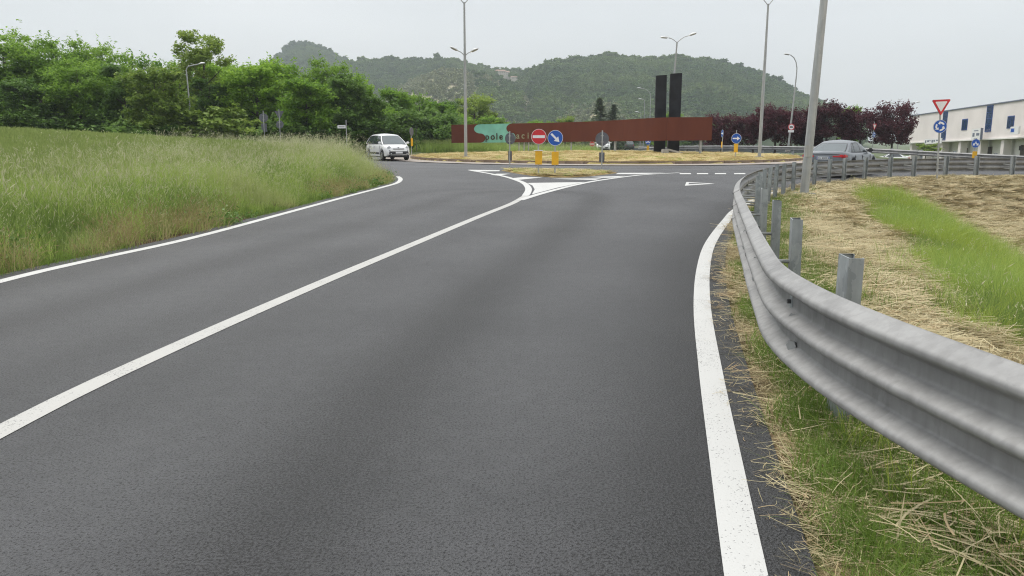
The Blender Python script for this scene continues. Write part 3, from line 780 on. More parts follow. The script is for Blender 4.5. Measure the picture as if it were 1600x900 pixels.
D = 78.; q = at(1363, 232, D); o = sign_post(q, 'distant give-way triangle and blue disc seen askew before the purple trees', top=2.5, yaw=.62); triangle(o, .75, at(1365, 197, D).z - q.z); disc(o, .27, at(1365, 210.5, D).z - q.z, True, 'roundabout')
D = 47.; q = at(1521, 252, D); o = sign_post(q, 'blue two-way pass sign over a yellow plate before the pale building', top=1.15); disc(o, .25, at(1523, 224, D).z - q.z, True, 'fork'); marker(o, at(0, 248, D).z - q.z, at(0, 236.5, D).z - q.z, .26, M['yellow'])
D = 60.; q = at(414, 224, D); o = sign_post(q, 'grey back of a round sign with a square plate at the field edge', top=2.35, yaw=PI + .2); disc(o, .32, at(412, 184, D).z - q.z, False)
MB().prism([(-.2, at(0, 206, D).z - q.z), (.2, at(0, 206, D).z - q.z), (.2, at(0, 193, D).z - q.z), (-.2, at(0, 193, D).z - q.z)], -.05, -.03).build('square_plate', M['sign_back'], o)
D = 60.; q = at(438.5, 224, D); o = sign_post(q, 'grey backs of a triangle and a small round sign at the field edge', top=2.45, yaw=PI - .1); triangle(o, .72, at(0, 178, D).z - q.z, False); disc(o, .29, at(0, 194.5, D).z - q.z, False)
D = 58.; q = at(542, 226, D); o = sign_post(q, 'small white name board on a post at the wood edge', top=1.72, rad=.03)
nb = MB().box((-.32, -.04, at(0, 198, D).z - q.z), (.56, .03, .22)).build('board', M['sign_white'], o)
MB().box((-.32, -.058, at(0, 198.2, D).z - q.z), (.42, .003, .045)).build('lettering', M['sign_black'], nb)
D = 58.; q = at(643, 236, D); o = sign_post(q, 'edge-on dark sign with yellow plate beside the white car', top=1.6, yaw=1.2); disc(o, .3, 1.35, False); marker(o, .35, .9, .26, M['yellow'])
D = 60.; q = at(651, 236, D); o = empty('marker_pole', q, 0, 'thin bare rusty pole beyond the white car', 'pole'); MB().tube([(0, 0, 0), (-.03, 0, 1.0), (.0, 0, 1.75)], .022, 8).build('shaft', M['dark_metal'], o)

# ------------------------------------------------------------------ street lamps
def lamp_head(parent, p, d, up, L=.62):
    """cobra-head luminaire at p, pointing along d (flat vector), tilted by up"""
    d = Vector(d).normalized(); t = Vector((d.x * math.cos(up), d.y * math.cos(up), math.sin(up))); w = Vector((-d.y, d.x, 0)); n = t.cross(w) * -1
    if n.z < 0: n = -n
    mb = MB(); gl = MB(); st = [(0, .035, .035), (.1, .07, .06), (.3, .12, .10), (.55, .145, .115), (.8, .13, .09), (.95, .08, .05), (1, .02, .015)]
    V = []; nn = 10
    for (f, hw, hh) in st:
        for k in range(nn):
            a = PI * k / (nn - 1); V.append(p + t * (f * L) + w * (hw * math.cos(a)) + n * (hh * math.sin(a)))
    F = [(i * nn + k, i * nn + k + 1, (i + 1) * nn + k + 1, (i + 1) * nn + k) for i in range(len(st) - 1) for k in range(nn - 1)]
    F += [(i * nn + nn - 1, i * nn, (i + 1) * nn, (i + 1) * nn + nn - 1) for i in range(len(st) - 1)]
    mb.add(V, F); h = mb.build('lamp_head', M['lamp_shell'], parent, True)
    V = []
    for (f, hw) in [(.25, .09), (.45, .12), (.7, .115), (.88, .07)]:
        for k in range(7):
            a = PI * k / 6; V.append(p + t * (f * L) + w * (hw * math.cos(a)) - n * (.004 + .05 * math.sin(a)))
    gl.add(V, [(i * 7 + k, (i + 1) * 7 + k, (i + 1) * 7 + k + 1, i * 7 + k + 1) for i in range(3) for k in range(6)]); gl.build('lens', M['lamp_glass'], h, True)
def street_lamp(base, label, H, r0, r1, arms, lean=(0, 0), split=True, plate=False, n=14):
    o = empty('street_lamp', base, 0, label, 'street lamp', 'street lamps')
    pt = lambda z: Vector((lean[0] * z, lean[1] * z, z))
    zs = [-.2, H * .35, H * .36, H * .68, H * .69, H]; rs = [r0, r0 * .82 + r1 * .18, r0 * .78 + r1 * .22, r0 * .45 + r1 * .55, r0 * .4 + r1 * .6, r1]
    MB().tube([pt(z) for z in zs], rs, n).build('pole', M['pole'], o, True)
    MB().cham((0, 0, .03), (r0 * 4.2, r0 * 4.2, .16), .02).build('footing', M['concrete'], o)
    if plate: MB().prism([(-.09, 1.05), (.09, 1.05), (.09, 1.35), (-.09, 1.35)], -r0 - .012, -r0 - .004).build('access_plate', M['pole'], o)
    for (z, d, ln, rise, up, rr) in arms:
        d = Vector((d[0], d[1], 0)).normalized(); p0 = pt(z)
        pts = [p0]
        for q in np.linspace(0.1, 1, 8): pts.append(p0 + d * (ln * q) + Vector((0, 0, rise * math.sin(q * PI / 2) if rise >= 0 else rise * q)))
        MB().tube(pts, [rr] * len(pts), 8).build('arm', M['pole'], o, True); lamp_head(o, pts[-1], d, up)
    return o
p = gp(728, 250.5)
street_lamp((p[0], p[1], gz(*p)), 'tall grey mast with two tiers of lamps at the left end of the rust panel', 9.55, .105, .055,
            [(9.45, (-1, -.1), 1.0, .75, .3, .028), (9.45, (1, .1), 1.0, .75, .3, .028), (at(0, 92, p[1]).z, (-1, -.5), .42, .28, .4, .025), (at(0, 92, p[1]).z, (1, -.4), .36, .22, .35, .025)])
p = gp(1186, 251)
street_lamp((p[0], p[1], gz(*p)), 'tall leaning grey mast on the golden roundabout right of the black pylons', 9.35, .11, .055,
            [(9.25, (-1, .2), 1.0, .8, .3, .028), (9.25, (1, -.2), 1.0, .8, .3, .028)], lean=(-.018 + .02, 0))
p = gp(1256, 307)
street_lamp((p[0], p[1], gz(*p)), 'thick grey lamp pole behind the grey saloon, running out of the picture', 9.4, .115, .06,
            [(9.3, (-1, .2), 1.2, .8, .2, .03), (9.3, (1, -.2), 1.2, .8, .2, .03)], lean=(.035, 0), plate=True)
MONO_D = 58.0
pb = at(1043, 238, MONO_D + .6)
street_lamp(pb, 'double-arm lamp rising from between the two black pylons', at(1059, 64, MONO_D).z - pb.z, .095, .05,
            [(at(1059, 64, MONO_D).z - pb.z - .05, (-1, -.2), .62, .30, .05, .025), (at(1059, 64, MONO_D).z - pb.z - .05, (1, -.35), .75, .42, .3, .025)], lean=(.052, 0))
D = 72.; q = at(1231, 236, D); zt2 = at(0, 118, D).z - q.z
o = street_lamp(q, 'curved grey lamp carrying a round lorry sign before the purple trees', zt2, .085, .05, [], lean=(.052, 0))
p0 = Vector((.052 * zt2, 0, zt2)); pts = [p0, p0 + Vector((0, 0, .6)), p0 + Vector((-.1, 0, 1.1)), p0 + Vector((-.32, 0, 1.5)), p0 + Vector((-.62, 0, 1.72))]
MB().tube(pts, .045, 8).build('arm', M['pole'], o, True); lamp_head(o, pts[-1], (-1, -.1), .15)
sg = empty('road_sign', (q.x + .052 * 2.2, q.y - .12, q.z), .0, 'round red-ringed lorry sign with white plate on the curved lamp pole', 'road sign', 'road signs')
disc(sg, .29, at(0, 198.5, D).z - q.z, True, 'lorry'); MB().box((0, -.04, at(0, 205, D).z - q.z), (.5, .02, .2)).build('text_plate', M['sign_white'], sg)
D = 62.; q = at(301, 216, D); zt2 = at(0, 112, D).z - q.z
o = street_lamp(q, 'single curved grey lamp at the edge of the wood behind the wheat', zt2, .07, .05, [], lean=(-.02, 0))
p0 = Vector((-.02 * zt2, 0, zt2)); pts = [p0, p0 + Vector((.02, 0, .2)), p0 + Vector((.14, 0, .36)), p0 + Vector((.4, 0, .44)), p0 + Vector((.95, 0, .54))]
MB().tube(pts, .04, 8).build('arm', M['pole'], o, True); lamp_head(o, pts[-1], (1, 0), .15, .5)
for (x, yb, yt, D, lab, dirx, hook) in [(1014, 232, 150, 125., 'thin curved lamp far behind the rust panel', -1, 1.5), (1005, 232, 158, 150., 'distant straight lamp left of the black pylons', -1, .45), (1000, 232, 178, 150., 'low distant lamp just above the rust panel', -1, .4)]:
    q = at(x, yb, D); zt2 = at(x, yt, D).z - q.z
    o = street_lamp(q, lab, zt2, .07, .045, [], n=8)
    pts = [Vector((0, 0, zt2)) + Vector((dirx * hook * (1 - math.cos(a)), 0, hook * .75 * math.sin(a))) for a in np.linspace(0, 1.5, 7)]
    MB().tube(pts, .04, 6).build('arm', M['pole'], o, True); lamp_head(o, pts[-1], (dirx, -.2), .05, .8)
D = 100.; q = at(1402, 235, D); zt2 = at(0, 167, D).z - q.z
street_lamp(q, 'double-arm lamp behind the purple trees near the pale building', zt2, .08, .05, [(zt2, (-1, 0), 1.5, .5, .1, .04), (zt2, (1, -.3), 1.5, .5, .15, .04)], n=8)

# ------------------------------------------------------------------ monument on the roundabout
ctrl = [(1111, 56.5), (1042, 56.5), (1000, 58.5), (960, 61.5), (900, 65), (830, 67.6), (760, 69.6), (706, 71.2)]
BP = smooth_path([((x - 800) / F_PX * (D * _c + .2), D) for x, D in ctrl], 0.25)      # right to left
d_b = np.r_[0, np.cumsum(np.linalg.norm(np.diff(BP, axis=0), axis=1))]
def bp_at(s):
    return np.array([np.interp(s, d_b, BP[:, 0]), np.interp(s, d_b, BP[:, 1])])
def s_of_px(px):                                                    # arc length where the wall passes a picture column
    xs = 800 + F_PX * BP[:, 0] / (BP[:, 1] * _c); return float(np.interp(-px, -xs, d_b))
W_H = 1.62
def wall_z0(s): return float(np.interp(s, [0, s_of_px(1042), s_of_px(900), d_b[-1]], [at(1110, 219.3, 56.5).z, at(1042, 219.7, 56.5).z, at(900, 221.5, 65).z, at(707, 223.4, 71.2).z]))
def wall_z1(s): return float(np.interp(s, [0, s_of_px(1042), s_of_px(960), s_of_px(900), s_of_px(800), d_b[-1]], [at(1110, 183, 56.5).z, at(1042, 183.4, 56.5).z, at(960, 188, 61.5).z, at(900, 190.6, 65).z, at(795, 193, 68.6).z, at(707, 195, 71.2).z]))
mono = empty('roundabout_monument', (BP[0][0], BP[0][1], gz(*BP[0])), 0, 'long curved rust-red steel wall with teal panel and two black pylons on the roundabout', 'monument')
mb0 = mono.location
def wall_piece(name, outline, mat, thick, parent=mono, push=0.0):
    """outline in (s, v) with v 0..1 up the wall; follows the curve of the wall"""
    tess = tessellate_polygon([[Vector((a, b, 0)) for a, b in outline]])
    V = []
    for off in (push - thick / 2, push + thick / 2):
        for (s, v) in outline:
            p = bp_at(s); t = bp_at(s + .05) - bp_at(s - .05); t /= np.linalg.norm(t); nn = np.array([t[1], -t[0]])       # towards the back
            z0, z1 = wall_z0(s), wall_z1(s)
            V.append((p[0] - mb0.x + nn[0] * off, p[1] - mb0.y + nn[1] * off, z0 + (z1 - z0) * v - mb0.z))
    n = len(outline); F = [tuple(t) for t in tess] + [tuple(i + n for i in reversed(t)) for t in tess] + [(i, (i + 1) % n, n + (i + 1) % n, n + i) for i in range(n)]
    o = MB().add(V, F).build(name, mat, parent)
    return o
def arc(s, v, rs, rv, a0, a1, n=12): return [(s + rs * math.cos(a), v + rv * math.sin(a)) for a in np.linspace(a0, a1, n)]
sj = [0, s_of_px(1042), s_of_px(975), s_of_px(905)]
def lin(a, b, n=10): return list(np.linspace(a, b, n))
SL, SR = s_of_px(750), s_of_px(799)
sj.append(SR - 2.2)
for a, b in ((0, 1), (1, 2), (2, 3), (3, 4)):
    s0, s1 = sj[a] + .008, sj[b] - .008
    ss = lin(s0, s1, 12); V = []
    for s in ss:
        p = bp_at(s); t = bp_at(s + .05) - bp_at(s - .05); t /= np.linalg.norm(t); nn = np.array([t[1], -t[0]])
        for off, z in ((-.045, wall_z0(s)), (-.045, wall_z1(s)), (.045, wall_z1(s)), (.045, wall_z0(s))): V.append((p[0] - mb0.x + nn[0] * off, p[1] - mb0.y + nn[1] * off, z - mb0.z))
    F = [(4 * i + k, 4 * i + (k + 1) % 4, 4 * i + 4 + (k + 1) % 4, 4 * i + 4 + k) for i in range(11) for k in range(4)] + [(0, 1, 2, 3), (44, 45, 46, 47)]
    MB().add(V, F).build('rust_plate', M['rust'], mono, True)

# rust plate right of the teal panel: convex bulge on its upper half, hollow below
out = [(s, 0) for s in lin(sj[4] + .008, SR - .9, 8)] + [(SR - .5, 0)]
out += [(s, v) for s, v in arc(SR - .12, .25, .30, .25, PI * 1.5, PI * .5, 10)][::1] + [(s, v) for s, v in arc(SR - .1, .75, .55, .25, -PI / 2, PI / 2, 12)]
out += [(s, 1) for s in lin(SR - .3, sj[4] + .008, 8)]
wall_piece('rust_plate', out, M['rust'], .09)
teal_r = [(s, v) for s, v in arc(SR - .12, .25, .29, .25, PI * 1.5, PI * .5, 10)] + [(s, v) for s, v in arc(SR - .1, .75, .56, .25, -PI / 2, PI / 2, 12)]
teal_l = [(s, v) for s, v in arc(SL - .05, .75, .62, .25, PI / 2, -PI / 2, 12)] + [(s, v) for s, v in arc(SL - .05, .25, .50, .25, PI * .5, PI * 1.5, 12)]
tg = wall_piece('teal_panel', teal_r + [(s, 1) for s in lin(SR + .15, SL - .2, 5)] + teal_l + [(s, 0) for s in lin(SL - .15, SR - .2, 5)], M['teal'], .05)
wall_piece('rust_plate', [(s, 0) for s in lin(SL - .05, d_b[-1], 6)] + [(s, 1) for s in lin(d_b[-1], SL - .05, 6)] + [(s, v) for s, v in arc(SL - .05, .75, .63, .25, PI / 2, -PI / 2, 12)] + [(s, v) for s, v in arc(SL - .05, .25, .49, .25, PI * .5, PI * 1.5, 12)], M['rust'], .09)
# cut-out lettering along the foot of the wall
M['letter_dark'] = pm('letter_dark', (0.05, 0.024, 0.016), 0.8, 0, 0.2, 6)
M['letter_pale'] = pm('letter_pale', (0.30, 0.31, 0.20), 0.8, 0, 0.25, 4)
def letter(ch, px, size, mat, v=.16):
    cu = bpy.data.curves.new('letter', 'FONT'); cu.body = ch; cu.size = size; cu.extrude = .012; cu.align_x = 'CENTER'; cu.offset = .008
    tmp = bpy.data.objects.new('letter_tmp', cu); COL.objects.link(tmp)
    me = bpy.data.meshes.new_from_object(tmp); bpy.data.objects.remove(tmp); me.materials.append(mat)
    s = s_of_px(px); p = bp_at(s); t = bp_at(s + .05) - bp_at(s - .05); ang = math.atan2(-t[1], -t[0]); nn = np.array([t[1], -t[0]]) / np.linalg.norm(t)
    o = bpy.data.objects.new('letter', me); COL.objects.link(o); o.parent = mono
    o.rotation_euler = (PI / 2, 0, ang); z0, z1 = wall_z0(s), wall_z1(s)
    o.location = (p[0] - mb0.x - nn[0] * .085, p[1] - mb0.y - nn[1] * .085, z0 + (z1 - z0) * v - mb0.z)
for ch, px in (('p', 762), ('o', 770.5), ('l', 777), ('e', 783.5)): letter(ch, px, .78, M['letter_dark'])
for ch, px in (('a', 810), ('c', 818), ('i', 826)): letter(ch, px, .72, M['letter_pale'], .2)
# two black pylons behind the wall, each a tapering slab
for (xl, xr, yt, xbl, xbr) in ((1025.5, 1042, 117.5, 1022, 1039.5), (1048, 1066, 114.5, 1044, 1061)):
    D = MONO_D
    tl, tr_ = at(xl, yt + .6, D), at(xr, yt - .6, D); bl, br = at(xbl, 240, D), at(xbr, 240, D); th_ = Vector((.05, .55, 0))
    V = [bl, br, br + th_, bl + th_, tl, tr_, tr_ + th_, tl + th_]
    for v_ in V[:4]: v_.z = gz(v_.x, v_.y) - .2
    MB().add([v_ - mb0 for v_ in V], [(0, 1, 2, 3), (4, 5, 6, 7), (0, 1, 5, 4), (1, 2, 6, 5), (2, 3, 7, 6), (3, 0, 4, 7)]).build('pylon', M['pylon'], mono)
for px in (1096, 962, 893, 826, 819, 811):
    s = s_of_px(px); p = bp_at(s) + np.array([0, .16]); rr = .09 if px in (1096, 962) else .05
    MB().tube([Vector((p[0], p[1], gz(*p) - .2)) - mb0, Vector((p[0], p[1], wall_z0(s) + .5)) - mb0], rr, 10).build('support_post', M['pole'], mono, True)
q = at(1046, 240, 56.0); st = empty('concrete_block', (q.x, q.y, gz(q.x, q.y)), .15, 'broken pale concrete slab leaning at the foot of the black pylons', 'concrete block')
MB().cham((-.32, 0, .13), (.42, .45, .42), .03).build('block', M['concrete'], st)
MB().add([(-.1, -.25, .22), (.85, -.3, .02), (.9, .25, .02), (-.1, .3, .22), (-.1, -.25, .36), (.85, -.3, .12), (.9, .25, .12), (-.1, .3, .36)], [(0, 1, 2, 3), (4, 5, 6, 7), (0, 1, 5, 4), (1, 2, 6, 5), (2, 3, 7, 6), (3, 0, 4, 7)]).build('slab', M['concrete'], st)

# ------------------------------------------------------------------ cars
M['white_paint'] = pm('white_car_paint', (0.78, 0.78, 0.77), 0.3, 0, 0.02, 3, coat=0.6)
M['grey_paint'] = pm('silver_grey_car_paint', (0.115, 0.128, 0.142), 0.32, 0.45, 0.04, 3, coat=0.6)
M['black_paint'] = pm('black_car_paint', (0.03, 0.032, 0.035), 0.3, 0.1, 0.05, 3, coat=0.6)
M['car_glass'] = pm('car_window_glass', (0.035, 0.045, 0.05), 0.06, 0, 0.1, 2, spec=0.9)
M['rear_glass'] = pm('rear_window_glass', (0.07, 0.09, 0.095), 0.08, 0, 0.1, 2, spec=0.9)
M['tyre'] = pm('tyre_rubber', (0.018, 0.018, 0.018), 0.85, 0, 0.2, 20)
M['rim'] = pm('alloy_rim', (0.52, 0.53, 0.54), 0.35, 0.7, 0.1, 10)
M['plastic'] = pm('black_plastic', (0.028, 0.028, 0.03), 0.6, 0, 0.2, 12)
M['tail_red'] = pm('tail_lamp_red', (0.55, 0.022, 0.03), 0.2, 0, 0.15, 9)
M['head_glass'] = pm('head_lamp_glass', (0.58, 0.60, 0.62), 0.12, 0.2, 0.25, 14)
M['plate'] = pm('number_plate_white', (0.74, 0.75, 0.76), 0.4, 0, 0.04, 12)
def lerp(a, b, t): return a + (b - a) * t
def make_car(label, cat, group, paint, sp, base, yaw, parts=True):
    o = empty(sp['name'], base, yaw, label, cat, group)
    L, W, R, xf, xr = sp['L'], sp['W'], sp['R'], sp['xf'], sp['xr']
    X = np.unique(np.round(np.r_[np.linspace(-L / 2, L / 2, 44), [c + R * 1.16 * k for c in (xf, xr) for k in np.linspace(-1, 1, 15)], -L / 2 + .03, -L / 2 + .08, L / 2 - .03, L / 2 - .08], 4))
    zt = np.interp(X, *zip(*sp['top'])); hw = np.interp(X, *zip(*sp['plan'])) * W / 2; zb = np.interp(X, *zip(*sp['bot']))
    ra = R * 1.14
    for c in (xf, xr): zb = np.maximum(zb, np.where(np.abs(X - c) < ra, R + np.sqrt(np.maximum(ra ** 2 - (X - c) ** 2, 0)) - .0, 0))
    V = []; m = 0
    for x, t, w, b in zip(X, zt, hw, zb):
        h = t - b; mid = sp.get('mid', .5)
        half = [(0, b), (w - .10, b), (w - .025, b + .05), (w, max(b + .10, lerp(.2, t, .42))), (w - .004, max(b + .13, lerp(.2, t, .62))), (w - .02, max(b + .15, t - .13)), (w - .055, max(b + .16, t - .05)), (w - .13, max(t, b + .17)), (w * .5, max(t, b + .17) + .022), (0, max(t, b + .17) + .03)]
        ring_ = [(y, z) for y, z in half] + [(-y, z) for y, z in reversed(half[1:-1])]
        m = len(ring_); V += [(x, y, z) for y, z in ring_]
    F = [(i * m + k, i * m + (k + 1) % m, (i + 1) * m + (k + 1) % m, (i + 1) * m + k) for i in range(len(X) - 1) for k in range(m)]
    F += [tuple(range(m)), tuple((len(X) - 1) * m + k for k in range(m))]
    MB().add(V, F).build('body', paint, o, True)
    MB().box((0, 0, .36), (L * .93, W * .80, .34)).build('underbody', M['plastic'], o)
    # cabin shell
    A0, A1, C1, C0 = sp['A0'], sp['A1'], sp['C1'], sp['C0']; zb_, zr = sp['belt'], sp['roof']; wb, wr = sp['wb'], sp['wr']
    zbf, zbr = sp.get('beltf', zb_), sp.get('beltr', zb_)
    def P(f, u, t):            # f 0 front .. 1 rear, u -1..1 across, t 0 belt .. 1 roof
        s = math.sin(t * PI / 2) ** .9 if sp.get('round') else t
        x0 = lerp(A0, C0, f); x1 = lerp(A1, C1, f); y = lerp(wb, wr, t ** 1.7) * u * (1 - .04 * abs(2 * f - 1) ** 3)
        x = lerp(x0, x1, t) + (.10 * (1 - u * u) * (1 if f < .5 else -1) * abs(2 * f - 1) ** 4)
        z = lerp(lerp(zbf, zbr, f), zr - .05 * (2 * f - 1.0) ** 2 * (1.0 if f < .5 else sp.get('drop', 1.0)), t) - .02 * t * u * u
        return Vector((x, y, z))
    lev = [0, .33, .66, .88, .96, 1]; ringp = [(0, u) for u in np.linspace(-1, 1, 9)] + [(f, 1) for f in np.linspace(0, 1, 13)[1:]] + [(1, u) for u in np.linspace(1, -1, 9)[1:]] + [(f, -1) for f in np.linspace(1, 0, 13)[1:-1]]
    V = []; n = len(ringp)
    for t in lev:
        for (f, u) in ringp: V.append(P(f, u, t))
    F = [(a * n + k, a * n + (k + 1) % n, (a + 1) * n + (k + 1) % n, (a + 1) * n + k) for a in range(len(lev) - 1) for k in range(n)]
    b0 = len(V)                                              # domed roof skin
    for q in (.8, .45):
        for (f, u) in ringp: v = P(lerp(.5, f, q), u * q, 1); v.z += .035 * (1 - q * q); V.append(v)
    V.append(P(.5, 0, 1) + Vector((0, 0, .045)))
    l5 = (len(lev) - 1) * n
    F += [(l5 + k, l5 + (k + 1) % n, b0 + (k + 1) % n, b0 + k) for k in range(n)] + [(b0 + k, b0 + (k + 1) % n, b0 + n + (k + 1) % n, b0 + n + k) for k in range(n)] + [(b0 + n + k, b0 + n + (k + 1) % n, len(V) - 1) for k in range(n)]
    MB().add(V, F).build('cabin', paint, o, True)
    def pane(name, fn, mat, k=6, push=.008):
        g = [[fn(a, b) for a in np.linspace(0, 1, k)] for b in np.linspace(0, 1, 4)]
        V = [p for r in g for p in r]; F = [(i * k + j, i * k + j + 1, (i + 1) * k + j + 1, (i + 1) * k + j) for i in range(3) for j in range(k - 1)]
        c = sum(V, Vector()) / len(V); nrm = (V[k - 1] - V[0]).cross(V[-1] - V[0]).normalized(); out = c - Vector((lerp(A0, C0, .5), 0, lerp(zb_, zr, .5)))
        if nrm.dot(out) < 0: nrm = -nrm
        V2 = [p + nrm * push for p in V] + [p - nrm * .02 for p in V]; N_ = len(V)
        edge = list(range(k)) + [i * k + k - 1 for i in range(1, 4)] + [3 * k + j for j in range(k - 2, -1, -1)] + [i * k for i in range(2, 0, -1)]
        F += [tuple(i + N_ for i in reversed(f)) for f in F] + [(edge[i], edge[(i + 1) % len(edge)], edge[(i + 1) % len(edge)] + N_, edge[i] + N_) for i in range(len(edge))]
        return MB().add(V2, F).build(name, mat, o)
    pane('windscreen_trim', lambda a, b: P(0, lerp(-.93, .93, a), lerp(.02, .93, b)), M['plastic'], 9, .003)
    pane('windscreen', lambda a, b: P(0, lerp(-.88, .88, a), lerp(.06, .90, b)), M['car_glass'] if not sp.get('light_glass') else M['rear_glass'], 9)
    pane('rear_window_trim', lambda a, b: P(1, lerp(-.89, .89, a), lerp(.06, .92, b)), M['plastic'], 9, .003)
    pane('rear_window', lambda a, b: P(1, lerp(-.84, .84, a), lerp(.10, .88, b)), M['rear_glass'], 9)
    for sg in (-1, 1):
        wa, wz = sp['win'][0][0], sp['win'][-1][1]
        pane('window_trim', lambda a, b: P(lerp(wa[0] - .015, wz[0] + .015, a) * (1 - b) + lerp(wa[1] - .01, wz[1] + .01, a) * b, sg, lerp(.05, .89, b)), M['plastic'], 9, .003)
        for (f0, f1) in sp['win']: pane('side_window', lambda a, b: P(lerp(f0[0], f1[0], a) * (1 - b) + lerp(f0[1], f1[1], a) * b, sg, lerp(.10, .84, b)), M['car_glass'])
    # wheels
    w0 = None
    for (x, sg) in ((xf, 1), (xf, -1), (xr, 1), (xr, -1)):
        if w0 is None:
            prof = [(R * .62, .09), (R * .92, .10), (R, .075), (R, -.075), (R * .92, -.10), (R * .62, -.09)]; nn = 22
            V = [(r * math.cos(2 * PI * k / nn), y, r * math.sin(2 * PI * k / nn)) for r, y in prof for k in range(nn)]
            F = [(i * nn + k, i * nn + (k + 1) % nn, (i + 1) * nn + (k + 1) % nn, (i + 1) * nn + k) for i in range(len(prof) - 1) for k in range(nn)]
            F += [tuple(range(nn)), tuple((len(prof) - 1) * nn + k for k in range(nn))]
            w0 = MB().add(V, F).build('wheel', M['tyre'], o, True)
            rb = MB().tube([(0, .086, 0), (0, .108, 0)], R * .16, 12)
            rb.tube([(0, .05, 0), (0, .094, 0)], R * .30, 12)
            for k in range(5):
                a = 2 * PI * k / 5; rb.box((math.cos(a) * R * .36, .096, math.sin(a) * R * .36), (R * .56, .02, R * .17), 0, Matrix.Rotation(-a, 3, 'Y'))
            for k in range(22):
                a = 2 * PI * k / 22; rb.box((math.cos(a) * R * .63, .096, math.sin(a) * R * .63), (R * .07, .022, R * .2), 0, Matrix.Rotation(-a, 3, 'Y'))
            rb.build('rim', M['rim'], w0); wh = w0
        else: wh = copy_tree(w0, o)
        wh.location = (x, sg * (W / 2 - .115), R); wh.rotation_euler = (random.uniform(0, 0), random.uniform(0, 3) * 0, 0 if sg > 0 else PI)
    for sg in (-1, 1):
        q = P(.04, sg, .05)
        mm = MB(); mm.cham(q + Vector((-.02, sg * .13, .09)), (.10, .20, .15), .04); mm.box(q + Vector((-.0, sg * .03, .05)), (.05, .1, .04)); mm.build('wing_mirror', paint if not sp.get('dark_mirror') else M['plastic'], o, True)
        for f in sp['handles']:
            MB().cham((f, sg * (W / 2 - .006), sp['belt'] - .13), (.20, .03, .035), .01).build('door_handle', paint, o)
        for f in sp['seams']:                                 # door shut lines
            MB().box((f, sg * (W / 2 - .004), lerp(.3, sp['belt'], .5)), (.010, .012, (sp['belt'] - .42))).build('door_seam', M['plastic'], o)
    for (nm, mat, polys) in sp['extra']:
        for pl in polys:
            MB().cham(pl[0], pl[1], min(pl[1]) * .3).build(nm, mat, o, True)
    return o

MPV = dict(name='car', L=4.15, W=1.78, R=.31, xf=1.28, xr=-1.34, top=[(-2.075, .72), (-2.03, .98), (-1.6, 1.0), (.95, 1.02), (1.3, .99), (1.75, .90), (1.98, .78), (2.075, .58)],
           plan=[(-2.075, .78), (-1.98, .91), (-1.6, .98), (-.8, 1), (.9, 1), (1.5, .975), (1.85, .90), (2.0, .80), (2.075, .66)], bot=[(-2.075, .42), (-1.9, .27), (-1.4, .21), (1.5, .21), (1.9, .25), (2.075, .34)],
           A0=1.36, A1=.42, C1=-1.58, C0=-2.0, belt=.98, beltf=.97, beltr=.99, roof=1.63, wb=.84, wr=.585, drop=1.6, light_glass=True,
           win=[((.05, .02), (.17, .08)), ((.20, .12), (.48, .44)), ((.51, .47), (.78, .76)), ((.81, .80), (.95, .94))], handles=(.05, -.95), seams=(.95, -.12, -1.05), dark_mirror=False,
           extra=[('headlight', M['head_glass'], [((1.93, .60, .80), (.16, .24, .17)), ((1.93, -.60, .80), (.16, .24, .17)), ((2.03, .58, .62), (.07, .12, .10)), ((2.03, -.58, .62), (.07, .12, .10))]),
                  ('grille', M['plastic'], [((2.065, 0, .47), (.09, 1.26, .20)), ((2.02, 0, .72), (.12, .72, .035)), ((2.03, 0, .30), (.12, 1.35, .10))]),
                  ('number_plate', M['plate'], [((2.115, 0, .49), (.02, .46, .11))]), ('badge', M['rim'], [((1.985, 0, .80), (.05, .11, .10))]),
                  ('fog_light', M['head_glass'], [((2.10, .52, .43), (.05, .10, .08)), ((2.10, -.52, .43), (.05, .10, .08))]),
                  ('side_moulding', M['plastic'], [((-.05, .885, .44), (1.7, .03, .11)), ((-.05, -.885, .44), (1.7, .03, .11))]),
                  ('tail_light', M['tail_red'], [((-2.0, .66, .88), (.12, .14, .3)), ((-2.0, -.66, .88), (.12, .14, .3))]), ('rear_bumper', M['plastic'], [((-2.05, 0, .42), (.1, 1.4, .2))])])
